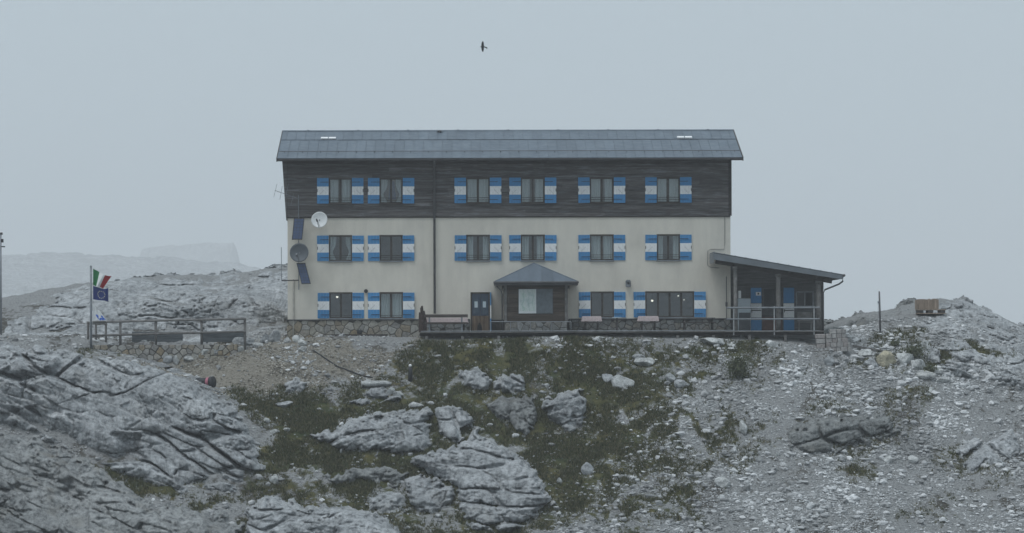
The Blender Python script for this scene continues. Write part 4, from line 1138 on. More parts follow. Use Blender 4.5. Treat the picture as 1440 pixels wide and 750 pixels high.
# stone base of the hut: every stone
def clip_poly(P, nx_, nz_, c):
    out = []
    for i in range(len(P)):
        a, b = P[i], P[(i + 1) % len(P)]
        da, db = a[0] * nx_ + a[1] * nz_ - c, b[0] * nx_ + b[1] * nz_ - c
        if da <= 0: out.append(a)
        if (da < 0 < db) or (db < 0 < da):
            t = da / (da - db); out.append((a[0] + (b[0] - a[0]) * t, a[1] + (b[1] - a[1]) * t))
    return out
def stones(parent, x0, x1, z0, z1, y, sw, sh, mat, depth=0.09, gap=0.022, seed=1, xf=None, jit=.42, proud=.05, name='stone'):
    r = random.Random(seed)
    ncx, ncz = max(1, round((x1 - x0) / sw)), max(1, round((z1 - z0) / sh))
    cw_, ch_ = (x1 - x0) / ncx, (z1 - z0) / ncz
    seeds = {}
    for j in range(-1, ncz + 1):
        for i in range(-1, ncx + 1):
            seeds[i, j] = (x0 + (i + .5 + (j % 2) * .35 + r.uniform(-jit, jit)) * cw_, z0 + (j + .5 + r.uniform(-jit, jit)) * ch_)
    cnt = 0
    for j in range(ncz):
        for i in range(-1, ncx):
            s_ = seeds[i, j]
            P = [(x0 + .004, z0 + .004), (x1 - .004, z0 + .004), (x1 - .004, z1 - .004), (x0 + .004, z1 - .004)]
            for dj in (-2, -1, 0, 1, 2):
                for di in (-2, -1, 0, 1, 2):
                    t = seeds.get((i + di, j + dj))
                    if t is None or (di == 0 and dj == 0): continue
                    ax, az = t[0] - s_[0], t[1] - s_[1]; L = math.hypot(ax, az)
                    if L < 1e-4: continue
                    ax, az = ax / L, az / L
                    P = clip_poly(P, ax, az, ax * (s_[0] + t[0]) / 2 + az * (s_[1] + t[1]) / 2 - gap / 2)
                    if len(P) < 3: break
                if len(P) < 3: break
            if len(P) < 3: continue
            cx, cz = sum(p[0] for p in P) / len(P), sum(p[1] for p in P) / len(P)
            if max(p[0] for p in P) - min(p[0] for p in P) < .04: continue
            if max(p[1] for p in P) - min(p[1] for p in P) < .03: continue
            m = MB(); k = len(P); pr = r.uniform(.3, 1) * proud
            ring = [[(p[0] - cx, 0.0 + depth, p[1] - cz) for p in P], [((p[0] - cx) * .985, -pr * .55, (p[1] - cz) * .985) for p in P],
                    [((p[0] - cx) * .8, -pr + r.uniform(-.008, .008), (p[1] - cz) * .8) for p in P]]
            m.add([q for g in ring for q in g], [(a * k + i_, a * k + (i_ + 1) % k, (a + 1) * k + (i_ + 1) % k, (a + 1) * k + i_) for a in (0, 1) for i_ in range(k)] + [tuple(range(2 * k, 3 * k))])
            o = m.build(name, mat, parent); o.location = (cx, y, cz) if xf is None else xf(cx, y, cz)
            cnt += 1
    return cnt
STONE_W = mat_stone('wall_stone', [(0, (.30, .275, .22)), (.25, (.36, .36, .345)), (.5, (.27, .22, .15)), (.75, (.40, .39, .365)), (1, (.22, .215, .205))])
STONE_G = mat_stone('grey_wall_stone', [(0, (.17, .175, .17)), (.5, (.27, .28, .28)), (1, (.20, .185, .16))])
MORT = simple('mortar', (.085, .08, .072), .95, .2, 8)
m = MB(); m.box(XL - .04, XY(661), -.09, -.004, Z_GR, Z_BASE - .03); m.box(XY(690.5), XR + .02, -.09, -.004, Z_GR, Z_BASE - .03); m.box(XY(661) + .002, XY(690.5) - .002, -.09, -.004, Z_GR, -.03); sb = m.build('stone_base', MORT, hut)
stones(sb, XL - .04, XY(597), -.47, Z_BASE - .035, -.11, .42, .27, STONE_W, depth=.06, seed=4)
stones(sb, XY(597), XY(660.5), -.02, Z_BASE - .035, -.11, .42, .24, STONE_G, depth=.06, seed=5)
stones(sb, XY(800), XR, -.02, Z_BASE - .035, -.11, .46, .22, STONE_G, depth=.06, seed=6)
m = MB(); m.box(XL - .06, XY(661), -.20, -.003, Z_BASE - .03, Z_BASE + .015); m.box(XY(800), XR + .02, -.20, -.003, Z_BASE - .03, Z_BASE + .015)
m.build('base_coping', PIPE, sb)

# entrance porch with hipped roof
YP = -1.6
porch = MB()
px0, px1 = XY(709, YP), XY(797, YP)
porch.box(px0, px1, YP + .06, -.06, ZY(452, YP), ZY(399, YP)); po = porch.build('entrance_porch', CLADB, hut)
rows_ = 8; zb0, zb1 = ZY(452, YP), ZY(400, YP); ph_ = (zb1 - zb0) / rows_
NB = (XY(729, YP), XY(776.5, YP), ZY(441, YP), ZY(407, YP))
for i in range(rows_):
    q = MB(); q.box(px0 + .12, px1 - .1, YP + .02, YP + .058, zb0 + i * ph_ + .004, zb0 + (i + 1) * ph_ - .004, bev=.006)
    q.build('board', mat_wood('porch_board', (.085, .066, .052), .22, greyamt=.25), po)
for sx_, xx in ((0, px0), (1, px1)):
    for i in range(rows_):
        q = MB(); q.box(xx - .03, xx - .002, YP + .1, -.02, zb0 + i * ph_ + .004, zb0 + (i + 1) * ph_ - .004) if sx_ == 0 else q.box(xx + .002, xx + .03, YP + .1, -.02, zb0 + i * ph_ + .004, zb0 + (i + 1) * ph_ - .004)
        q.build('board', MATS['porch_board'], po)
for xx in (px0 + .05, px1 - .04):
    q = MB(); q.box(xx - .075, xx + .075, YP - .06, YP + .055, zb0, zb1, bev=.012); q.build('post', TIMB, po)
q = MB(); q.tube([(XY(697, -2), -1.98, ZY(402, -2)), (XY(704, -1.8), -1.82, ZY(408, -1.8)), (XY(705.6, YP), YP - .02, ZY(414, YP)), (XY(705.6, YP), YP - .02, ZY(466, YP))], .03, 8); q.build('downpipe', PIPE, po, True)
q = MB(); q.box(px0, px1, YP + .02, -.06, -.05, zb0 - .012); pb = q.build('plinth', MORT, po)
stones(pb, px0 + .01, px1 - .01, .0, zb0 - .02, YP - .0, .40, .26, STONE_G, depth=.03, seed=9)
# notice board: map on the pale sheet, grey covered half
def mat_map():
    m, nt, b = new_mat('trail_map')
    v = coord(nt); n1 = noise(nt, v, 3.0, 5, .6); 
    c = ramp(nt, [(.3, (.42, .52, .50)), (.5, (.60, .66, .64)), (.7, (.50, .60, .55))]); nt.links.new(n1, c.inputs[0])
    wv = N(nt, 'ShaderNodeTexWave', Scale=1.2, Distortion=9.0, Detail=3.0); nt.links.new(v, wv.inputs['Vector'])
    k = ramp(nt, [(.0, (.75, .85, .82)), (.12, (1, 1, 1))]); nt.links.new(wv.outputs['Fac'], k.inputs[0])
    nt.links.new(mixc(nt, 1, c.outputs[0], k.outputs[0], 'MULTIPLY'), b.inputs['Base Color']); b.inputs['Roughness'].default_value = .5
    return m
q = MB(); q.box(NB[0] - .02, NB[1] + .02, YP - .02, YP + .018, NB[2] - .02, NB[3] + .02, bev=.006); nbo = q.build('notice_board', simple('board_grey', (.11, .125, .14), .5), po)
xm = XY(753.5, YP)
q = MB(); q.box(NB[0], xm, YP - .028, YP - .021, NB[2], NB[3]); q.build('map_border', simple('white_sheet', (.66, .70, .70), .5, .04), nbo)
q = MB(); q.box(NB[0] + .05, xm - .04, YP - .033, YP - .029, NB[2] + .12, NB[3] - .04); q.build('map', mat_map(), nbo)
q = MB(); q.box(xm + .03, NB[1] - .02, YP - .03, YP - .021, NB[2] + .02, NB[3] - .02); q.build('cover_panel', simple('grey_panel', (.13, .155, .175), .35), nbo)
# hipped roof
YE = -2.05; ex0, ex1, ez = XY(695.5, YE), XY(811, YE), ZY(396.5, YE); ax_, ay_, az_ = XY(751, -.55), -.55, ZY(371, -.55)
def hip_roof():
    m = MB()
    A0, A1, B0, B1 = (ex0, YE, ez), (ex1, YE, ez), (ex0, -.02, ez), (ex1, -.02, ez); AP, RG = (ax_, ay_, az_), (ax_, -.02, az_)
    m.add([A0, A1, AP, B0, B1, RG], [(0, 1, 2), (0, 2, 5, 3), (1, 4, 5, 2), (0, 3, 4, 1)])
    return m.build('roof', DARKW, po)
pr_ = hip_roof()
NP_ = 7                                                          # metal sheets of the front hip, then the two sides
for k in range(NP_):
    xa, xb = ex0 + (ex1 - ex0) * k / NP_, ex0 + (ex1 - ex0) * (k + 1) / NP_
    def topz(x):
        t = (x - ex0) / (ax_ - ex0) if x < ax_ else (ex1 - x) / (ex1 - ax_)
        return (x, YE + (ay_ - YE) * t - .012, ez + (az_ - ez) * t + .012)
    pts = [(xa, YE - .012, ez + .012), (xb, YE - .012, ez + .012), topz(xb)]
    if xa < ax_ < xb: pts.append((ax_, ay_ - .012, az_ + .012))
    pts.append(topz(xa))
    pts2 = []
    for p in pts:
        if not pts2 or (Vector(p) - Vector(pts2[-1])).length > .01: pts2.append(p)
    if (Vector(pts2[0]) - Vector(pts2[-1])).length < .01: pts2.pop()
    q = MB(); kk = len(pts2)
    q.add(pts2 + [(p[0], p[1] - .006, p[2] + .012) for p in pts2], [tuple(range(kk)), tuple(range(2 * kk - 1, kk - 1, -1))] + [(i, (i + 1) % kk, (i + 1) % kk + kk, i + kk) for i in range(kk)])
    if k: q.bar((xa, YE - .02, ez + .03), (topz(xa)[0], topz(xa)[1], topz(xa)[2] + .02), .025, .03)
    q.build('roof_panel', ROOF, pr_)
for sx_ in (0, 1):
    xe = (ex0, ex1)[sx_]; q = MB(); d_ = .014
    q.add([(xe, YE, ez + d_), (ax_, ay_, az_ + d_), (ax_, -.02, az_ + d_), (xe, -.02, ez + d_)], [(0, 1, 2, 3)])
    q.bar((xe, YE, ez + .03), (ax_, ay_, az_ + .03), .07, .03)
    q.build('roof_panel', ROOF, pr_)
q = MB(); q.box(ex0 - .02, ex1 + .02, YE - .035, YE - .013, ez - .17, ez + .005); q.box(ex0 - .04, ex0 - .015, YE, -.03, ez - .17, ez); q.box(ex1 + .015, ex1 + .04, YE, -.03, ez - .17, ez)
q.tube([(ex0 - .08, YE - .08, ez - .03), (ex1 + .08, YE - .08, ez - .03)], .055, 8); q.build('fascia', PIPE, pr_)
q = MB(); q.prism([(px0 - .12, ez - .18), (px1 + .12, ez - .18), (px1 + .12, ez - .34), (px1 + .02, ez - .34), (px1, ez - .25), (px0, ez - .25), (px0 - .02, ez - .34), (px0 - .12, ez - .34)], YP - .05, YP + .0); q.build('lintel', DARKW, po)

# veranda on the gable end
ver = MB()
vy0, vy1 = -2.8, 5.5
def vr(px, py, y): return (XY(px, y), y, ZY(py, y))
tl, tr = vr(1003.5, 356.5, vy0), vr(1184.5, 388, vy0)
sl_ = (tr[2] - tl[2]) / (tr[0] - tl[0])
th = .20
VX0, VX1 = tl[0], tr[0]
def vz(x): return tl[2] + (x - VX0) * sl_
m = MB()
xm_ = XR + .05
m.add([(VX0, vy0, vz(VX0)), (VX1, vy0, vz(VX1)), (VX1, vy1, vz(VX1)), (xm_, vy1, vz(xm_)), (xm_, -.1, vz(xm_)), (VX0, -.1, vz(VX0))]
      + [(VX0, vy0, vz(VX0) - th), (VX1, vy0, vz(VX1) - th), (VX1, vy1, vz(VX1) - th), (xm_, vy1, vz(xm_) - th), (xm_, -.1, vz(xm_) - th), (VX0, -.1, vz(VX0) - th)],
      [(0, 1, 2, 3, 4, 5), (11, 10, 9, 8, 7, 6)] + [(i, (i + 1) % 6, (i + 1) % 6 + 6, i + 6) for i in range(6)])
vero = m.build('veranda', DARKW, hut)
nvp = 12
for k in range(nvp):
    xa, xb = VX0 + (VX1 - VX0) * k / nvp + .004, VX0 + (VX1 - VX0) * (k + 1) / nvp - .004
    ye = -.12 if xa < XR else vy1
    q = MB(); q.add([(xa, vy0 - .03, vz(xa) + .006), (xb, vy0 - .03, vz(xb) + .006), (xb, ye, vz(xb) + .006), (xa, ye, vz(xa) + .006), (xa, vy0 - .03, vz(xa) + .03), (xb, vy0 - .03, vz(xb) + .03), (xb, ye, vz(xb) + .03), (xa, ye, vz(xa) + .03)],
                    [(3, 2, 1, 0), (4, 5, 6, 7), (0, 1, 5, 4), (1, 2, 6, 5), (2, 3, 7, 6), (3, 0, 4, 7)])
    q.bar((xa, vy0 - .03, vz(xa) + .04), (xa, ye, vz(xa) + .04), .02, .03)
    q.build('roof_panel', ROOF, vero)
q = MB(); q.add([(VX0 - .01, vy0 - .03, vz(VX0) - .02), (VX1 + .02, vy0 - .03, vz(VX1) - .02), (VX1 + .02, vy0 - .03, vz(VX1) - .23), (VX0 - .01, vy0 - .03, vz(VX0) - .34)] +
                [(VX0 - .01, vy0 - .004, vz(VX0) - .02), (VX1 + .02, vy0 - .004, vz(VX1) - .02), (VX1 + .02, vy0 - .004, vz(VX1) - .23), (VX0 - .01, vy0 - .004, vz(VX0) - .34)],
                [(0, 1, 2, 3), (7, 6, 5, 4), (0, 4, 5, 1), (1, 5, 6, 2), (2, 6, 7, 3), (3, 7, 4, 0)]); q.build('fascia', simple('fascia_grey', (.155, .175, .195), .55, .1, 2), vero)
q = MB(); q.box(VX0 - .035, VX0 - .012, vy0 + .0, -.12, vz(VX0) - .5, vz(VX0) - .0); q.build('end_board', GALV, vero)
q = MB()
for yb_ in (-2.42, .6):                                            # sloping beams under the roof
    if yb_ < 0: q.bar((XY(1006, yb_), yb_, vz(XY(1006, yb_)) - th - .16), (XY(1170, yb_), yb_, vz(XY(1170, yb_)) - th - .16), .16, .30)
q.build('beam', DARKW, vero)
for k in range(9):
    xx = VX0 + .35 + k * .68; q = MB(); q.box(xx - .05, xx + .05, vy0 + .05, (-.14 if xx < XR + .1 else vy1 - .1), vz(xx) - th - .16, vz(xx) - th + .01); q.build('rafter', DARKW, vero)
for pxx, rr in ((1033.5, .10), (1094, .12), (1151, .13)):
    xx = XY(pxx, -2.4); q = MB(); zt2 = vz(xx) - th - .3
    q.tube([(xx, -2.4, -.02), (xx + .01, -2.4, 1.0), (xx - .005, -2.4, zt2)], rr, 12, rr * .92); q.tube([(xx, -2.4, zt2 - .12), (xx, -2.4, zt2 + .02)], rr * 1.35, 12)
    q.build('post', TIMB, vero, True)
for pxx, yy_ in ((1156.5, 1.8), (1156.0, 5.2)):
    xx = XY(pxx, yy_); q = MB(); q.tube([(xx, yy_, -.3), (xx, yy_, vz(xx) - th)], .12, 10); q.build('post', TIMB, vero, True)
q = MB(); xg = VX1 + .07
q.tube([(xg, vy0 - .1, vz(VX1) - .03), (xg, vy1, vz(VX1) - .03)], .07, 8)
q.tube([(xg - .02, -2.55, vz(VX1) - .08), (xg - .03, -2.55, vz(VX1) - .32), (XY(1180, -2.55), -2.5, ZY(401, -2.5)), (XY(1170, -2.5), -2.45, ZY(405, -2.5)), (XY(1160, -2.45), -2.4, ZY(409, -2.4)), (XY(1157.5, -2.4), -2.36, ZY(414, -2.4)), (XY(1157.5, -2.4), -2.36, ZY(466, -2.4))], .042, 8)
q.build('gutter', PIPE, vero, True)
# wall behind the veranda
vwy = .5
q = MB(); xe_ = XY(1153, vwy); q.prism([(XR + .03, -.4), (xe_, -.4), (xe_, vz(xe_) - th - .01), (XR + .03, vz(XR + .03) - th - .01)], vwy, vwy + .2); q.build('back_wall', mat_wood('veranda_wall_board', (.12, .122, .125), .15), vero)  # board colour lifted to paint in the haze under the veranda
for k in range(12):
    xa = XR + .05 + k * (XY(1153, vwy) - XR - .05) / 12; q = MB(); q.box(xa + .005, xa + (XY(1153, vwy) - XR - .05) / 12 - .005, vwy - .03, vwy - .002, ZY(466, vwy), ZY(399, vwy)); q.build('board', MATS['veranda_wall_board'], vero)
def vdoor(pa, pb):
    q = MB(); xa, xb = XY(pa, vwy), XY(pb, vwy)
    for a, b, mi in ((466, 448.5, 0), (448, 428, 1), (427.5, 406, 0)): q.box(xa, xb, vwy - .09, vwy - .032, ZY(a, vwy), ZY(b, vwy), mi, bev=.004)
    d = q.build('door', [BLUE, WHITE], vero)
    q = MB(); q.box(xa + .02, xb - .02, vwy - .1, vwy - .091, ZY(438.5, vwy), ZY(437, vwy)); q.box(xa + .03, xa + .06, vwy - .13, vwy - .091, ZY(438, vwy) - .1, ZY(436, vwy)); q.build('handle', IRON, d)
vdoor(1056.5, 1071.5); vdoor(1102.5, 1117.5)
q = MB(); q.box(XY(1073, vwy), XY(1100, vwy), vwy - .07, vwy - .031, ZY(466, vwy), ZY(447, vwy)); q.build('door', simple('red_brown', (.12, .06, .05), .7), vero)
q = MB(); q.box(XY(1075, vwy), XY(1090, vwy), vwy - .05, vwy - .031, ZY(432, vwy), ZY(408, vwy)); q.build('pane', simple('dark_pane', (.02, .024, .028), .1, spec=.5), vero)
q = MB(); xa, xb, za, zb2 = XY(1120, vwy), XY(1145, vwy), ZY(433, vwy), ZY(411, vwy)
q.box(xa, xa + .06, vwy - .09, vwy - .031, za, zb2); q.box(xb - .06, xb, vwy - .09, vwy - .031, za, zb2); q.box(xa + .06, xb - .06, vwy - .09, vwy - .031, za, za + .06); q.box(xa + .06, xb - .06, vwy - .09, vwy - .031, zb2 - .06, zb2); q.box((xa + xb) / 2 - .03, (xa + xb) / 2 + .03, vwy - .09, vwy - .031, za + .06, zb2 - .06)
wv_ = q.build('window', GALV, vero)
for a, b in ((xa + .06, (xa + xb) / 2 - .03), ((xa + xb) / 2 + .03, xb - .06)):
    g_ = MB(); g_.box(a + .003, b - .003, vwy - .06, vwy - .052, za + .063, zb2 - .063); g_.build('pane', MATS['dark_pane'], wv_)
q = MB(); q.box(XY(1063, vwy), XY(1070, vwy), vwy - .105, vwy - .092, ZY(417, vwy), ZY(412, vwy)); q.box(XY(1065.3, vwy), XY(1067.7, vwy), vwy - .11, vwy - .106, ZY(415.6, vwy), ZY(413.2, vwy), 1)
tag(q.build('sign', [WHITE, IRON]), 'small white sign with a dark mark on the blue veranda door', 'sign')
q = MB(); q.box(XY(1038, 0), XY(1055.5, 0), -.15, .4, 0.0, ZY(421), 0, bev=.02); fz = q.build('cabinet', simple('pale_enamel', (.42, .48, .52), .4, .05))
tag(fz, 'pale blue-grey metal cabinet on the veranda beside the blue door', 'cabinet')
q = MB(); q.box(XY(1039, 0), XY(1055, 0), -.165, -.151, .05, ZY(441)); q.build('drawer', simple('dark_grey', (.07, .08, .09), .6), fz)
q = MB(); q.box(XY(1038.5, .2), XY(1042, .2), -.02, .18, ZY(420.5), ZY(410), bev=.01); tag(q.build('canister', WHITE), 'white canister standing on the pale veranda cabinet', 'canister')
q = MB(); xa, xb = XY(1122, -.4), XY(1143, -.4)
q.box(xa, xb, -.5, -.1, .42, .47); q.box(xa, xb, -.12, -.08, .5, .95)
for xx in (xa + .05, xb - .1): q.box(xx, xx + .05, -.46, -.41, .003, .42); q.box(xx, xx + .05, -.16, -.121, .003, .95)
tag(q.build('bench', TIMB), 'grey bench under the veranda window', 'bench')

# terrace deck with railing
YD = -2.65
dk = thing('terrace_deck', 'low timber terrace along the front of the hut with thin metal rails', 'terrace')
for k in range(13):
    xa, xb = XY(590, YD) + k * (XY(1160, YD) - XY(590, YD)) / 13, XY(590, YD) + (k + 1) * (XY(1160, YD) - XY(590, YD)) / 13
    for j in range(9):
        ya = YD + j * .27
        q = MB(); q.box(xa + .004, xb - .004, ya, ya + .26, -.045, 0.0 - .002 * (j % 2)); q.build('deck_board', TIMB, dk)
q = MB(); q.box(XY(590, YD), XY(1160, YD), YD + .5, YD + .6, -.20, -.048); q.build('joist', DARKW, dk)
for k in range(12):
    xx = XY(600, YD) + k * (XY(1155, YD) - XY(600, YD)) / 11; q = MB(); q.box(xx - .07, xx + .07, YD + .02, YD + .18, float(gz(xx, YD)[0]) - .15, -.201); q.build('post', TIMB, dk)
q = MB(); q.tube([(XY(592, YD), YD + .03, .035), (XY(1032, YD), YD + .03, .035)], .022, 6); q.build('kick_rail', GALV, dk)
q = MB(); q.tube([(XY(690, YD), YD + .03, ZY(452.5, YD)), (XY(803, YD), YD + .03, ZY(453, YD))], .022, 6)
for pxx in (690, 718, 746, 775, 803): q.tube([(XY(pxx, YD), YD + .03, 0), (XY(pxx, YD), YD + .03, ZY(453, YD))], .018, 6)
q.build('rail', GALV, dk)
for py_, rr in ((434, .045), (450, .042), (467.2, .035)):
    q = MB(); q.tube([(XY(1022, YD), YD + .05, ZY(py_, YD)), (XY(1153, YD), YD + .05, ZY(py_, YD))], rr, 8); q.build('rail', GALV, dk)
for pxx in (1032, 1089, 1145):
    q = MB(); q.tube([(XY(pxx, YD), YD + .05, -.2), (XY(pxx, YD), YD + .05, ZY(432, YD))], .032, 8); q.build('rail_post', simple('pale_metal', (.33, .345, .355), .5), dk)

# tables, benches
CLOTH = simple('pinkish_cloth', (.50, .42, .42), .9, .12, 14, objvar=.06)
def picnic(px0_, px1_, label, cloth=True, y=-1.4, py_top=445.5):
    x0, x1 = XY(px0_, y), XY(px1_, y); zt_ = ZY(py_top, y)
    t = thing('picnic_table', label, 'table', ((x0 + x1) / 2, y, 0)); h = (x1 - x0) / 2
    for k in range(4):
        q = MB(); q.box(-h + .02, h - .02, -.36 + k * .18 + .004, -.36 + (k + 1) * .18 - .004, zt_ - .045, zt_ - .008); q.build('top_board', TIMB, t)
    for s_ in (-1, 1):
        q = MB(); xx = s_ * (h - .16)
        q.bar((xx, -.62, 0.004), (xx, -.18, zt_ - .05), .07, .09); q.bar((xx, .62, 0.004), (xx, .18, zt_ - .05), .07, .09); q.box(xx - .03, xx + .03, -.72, .72, .36, .42); q.build('leg', DARKW, t)
        q = MB(); q.box(-h + .02, h - .02, s_ * .72 - .13, s_ * .72 + .13, .425, .46); q.build('seat', DARKW, t)
    if cloth:
        q = MB(); nn = 18
        def ring(off, z, wv):
            pts = []
            for i in range(4 * nn):
                sd_, u = divmod(i, nn); u = u / nn * 2 - 1
                a, b = h + off, .38 + off
                p = [(u * a, -b), (a, u * b), (-u * a, b), (-a, -u * b)][sd_]
                k = 1 + wv * math.sin(i * 1.9) 
                pts.append((p[0] * k, p[1] * k, z))
            return pts
        R0, R1, R2 = ring(0.0, zt_, 0), ring(.012, zt_ - .03, .004), ring(.05, zt_ - .25, .018)
        n4 = 4 * nn
        q.add(R0 + R1 + R2, [tuple(range(n4))] + [(a * n4 + i, a * n4 + (i + 1) % n4, (a + 1) * n4 + (i + 1) % n4, (a + 1) * n4 + i) for a in (0, 1) for i in range(n4)])
        cl = q.build('tablecloth', CLOTH); cl.location = ((x0 + x1) / 2, y, .003)
        tag(cl, 'pinkish cloth hanging over the ' + label.split(' ', 2)[2], 'tablecloth')
    return t
picnic(819, 845, 'wooden picnic table below the shuttered window right of the porch')
picnic(898, 925, 'wooden picnic table below the wide window')
picnic(958, 1006, 'long dark picnic table without a cloth by the wide window', False, py_top=447.5)
picnic(601, 657, 'long wooden table behind the high-backed bench left of the entrance', y=-1.5, py_top=447)
q = MB(); q.box(XY(861, -1.3), XY(874, -1.3), -1.35, -1.15, ZY(447.8, -1.3), ZY(446.5, -1.3)); q.box(XY(866, -1.3), XY(869, -1.3), -1.28, -1.22, .003, ZY(447.9, -1.3), 1)
tag(q.build('stool', [simple('pale_blue_paint', (.45, .55, .62), .6), DARKW]), 'small pale blue-topped stool between the picnic tables', 'stool')
bt = thing('bench', 'high-backed dark wooden bench at the terrace edge left of the entrance', 'bench', (XY(627, -2.3), -2.3, 0)); hb = (XY(658, -2.3) - XY(596, -2.3)) / 2
for za, zb2 in ((ZY(446.4, -2.3), ZY(442, -2.3)), (ZY(455.8, -2.3), ZY(453, -2.3))):
    q = MB(); q.box(-hb, hb, -.06, -.02, za, zb2, bev=.01); q.build('back_board', mat_wood('bench_wood', (.075, .062, .056), .15), bt)
for sx_ in (-hb + .28, hb - .3):
    q = MB(); q.box(sx_ - .04, sx_ + .04, -.018, .05, .003, ZY(443, -2.3)); q.box(sx_ - .04, sx_ + .04, .3, .36, .003, .4); q.build('leg', GALV, bt)
for k in range(2):
    q = MB(); q.box(-hb, hb, .06 + k * .17, .06 + k * .17 + .16, .4, .44); q.build('seat_board', MATS['bench_wood'], bt)
# chopping-block like bundle at the end of the bench
q = MB(); bxx = XY(594, -2.5)
for k, (ox, oy, hh, rr) in enumerate(((0, 0, 1.22, .1), (.13, .08, 1.05, .08), (-.1, .12, .98, .09), (.02, .2, 1.3, .07))):
    q.tube([(bxx + ox, -2.35 + oy, -.0), (bxx + ox * 1.2, -2.35 + oy, hh * .5), (bxx + ox * .7 - .04, -2.35 + oy, hh)], rr, 9, rr * .75)
tag(q.build('folded_parasol', mat_wood('reddish_bark', (.06, .042, .036), .2)), 'dark reddish-brown upright bundle at the left end of the terrace', 'bundle')
# dark planks stacked along the base wall
lp = thing('plank_pile', 'low stack of dark weathered planks along the stone base of the hut', 'plank pile', (XY(501, -.5), -.5, -.43))
rp = random.Random(4)
for j in range(4):
    for k in range(2):
        L0 = (XY(546) - XY(456)) / 2; q = MB(); s0_ = rp.uniform(0, .25) if j else 0
        q.box(-L0 + s0_ + (.3 if j == 3 else 0), L0 - rp.uniform(0, .3), -.2 + k * .2 + .005, k * .2 - .005, j * .085 + .002, j * .085 + .08, bev=.008); q.build('plank', DARKW, lp)
q = MB(); q.box(.05, .3, -.2, .1, .345, .55, bev=.03); q.tube([(.1, -.05, .55), (.17, -.05, .62), (.25, -.05, .55)], .015, 6); q.build('crate', IRON, lp)

# wall lantern
q = MB(); lx, lz = XY(883.5), ZY(400)
q.box(lx - .13, lx + .13, -.3, -.003, lz - .16, lz + .1, bev=.03); q.prism([(lx - .15, lz + .101), (lx + .15, lz + .101), (lx + .08, lz + .2), (lx - .08, lz + .2)], -.32, -.003)
ln = q.build('wall_lamp', GALV); tag(ln, 'grey box-shaped lamp on the wall above the picnic tables', 'wall lamp')
q = MB(); q.tube([(lx, -.3, lz + .03), (lx, -.325, lz + .03)], .05, 10); q.build('lens', IRON, ln)
# lit lamps, and faint bulbs added for reflections, seen through the ground-floor windows
def lamp(px, py, y, r_, label):
    x, z = XY(px, y), ZY(py, y)
    t = thing('ceiling_lamp', label, 'lamp', (x, y, z), 'lit lamps inside the hut')
    v, f = ICO[2]
    mesh_obj('bulb', big_mesh('bulb', v * r_, f, LAMP, tri=True), None, t)
    q = MB(); q.tube([(0, 0, r_ * .9), (0, 0, 2.55 - z)], .01, 6); q.tube([(0, 0, r_ * .6), (0, 0, r_ * 1.5)], r_ * 1.1, 10, r_ * .4); q.build('cord', IRON, t)
lamp(474.3, 417, 1.2, .062, 'small lit lamp inside the leftmost ground-floor window')
lamp(917.3, 423.5, 1.0, .062, 'bright lit lamp inside the left half of the wide window')
lamp(954, 417, 1.6, .035, 'faint glowing bulb standing for a reflection in the right half of the wide window, upper')
lamp(962, 422.5, 1.8, .03, 'faint glowing bulb standing for a reflection in the right half of the wide window, lower')

# ---- dishes, panels and aerials on the left corner
def dish(px, py, rpx, label, mat, y=-.75, tilt=12, turn=-8, arm=True):
    x, z = XY(px, y), ZY(py, y); R_ = rpx / S
    t = thing('satellite_dish', label, 'satellite dish', (x, y, z)); t.rotation_euler = (math.radians(-tilt), 0, math.radians(turn))
    m = MB(); nr, na = 7, 32
    V_ = [(0, 0.13 * R_ * 2, 0)]; F_ = []
    for i in range(1, nr + 1):
        q_ = i / nr
        for k in range(na):
            a = 2 * math.pi * k / na; V_.append((math.cos(a) * R_ * q_, .26 * R_ * (1 - q_ * q_), math.sin(a) * R_ * q_))
    for k in range(na): F_.append((0, 1 + k, 1 + (k + 1) % na))
    for i in range(nr - 1):
        for k in range(na):
            a = 1 + i * na + k; b = 1 + i * na + (k + 1) % na; F_.append((a, a + na, b + na, b))
    o1 = len(V_); V_ += [(v[0], v[1] + .02, v[2]) for v in V_]
    F_ += [tuple(reversed([i + o1 for i in f])) for f in F_]
    rim = [1 + (nr - 1) * na + k for k in range(na)]
    F_ += [(rim[k], rim[(k + 1) % na], rim[(k + 1) % na] + o1, rim[k] + o1) for k in range(na)]
    m.add(V_, F_); m.build('reflector', mat, t, True)
    q = MB(); q.tube([(-.02, .2 * R_, -R_ * .92), (-.03, -.45, -R_ * .35)], .018, 6); q.tube([(.05, .2 * R_, -R_ * .95), (.01, -.42, -R_ * .4)], .012, 6); q.build('arm', GALV, t)
    q = MB(); q.tube([(-.03, -.52, -R_ * .28), (-.03, -.36, -R_ * .40)], .045, 8); q.build('receiver', IRON if mat is DISHW else GALV, t)
    q = MB(); q.tube([(0, .15 * R_, 0), (0, -y * .6, -.03), (0, -y + (.0 if mat is DISHW else -.35), -.05)], .03, 8); q.build('mount', GALV, t)
    return t
DISHW = simple('dish_white', (.70, .72, .72), .4, .04); DISHD = simple('dish_grey', (.105, .12, .135), .5, .06, 2)
dish(449.5, 308.3, 11.6, 'white satellite dish on the wall below the timber floor', DISHW)
dish(421, 354.5, 13.4, 'dark grey satellite dish between two solar panels', DISHD, y=-.8, tilt=6)
ms = thing('antenna_mast', 'thin grey mast with side bracket at the corner of the hut', 'mast', (XY(421), -.35, 0))
q = MB(); q.tube([(0, 0, ZY(407)), (0, 0, ZY(274))], .022, 8); q.build('pole', GALV, ms)
q = MB(); q.tube([(-.86, 0, ZY(394)), (.0, 0, ZY(393.5))], .028, 8)
for z in (400, 340, 300): q.bar((0, 0, ZY(z)), (0, .35, ZY(z)), .03, .03)
q.build('bracket', IRON, ms)
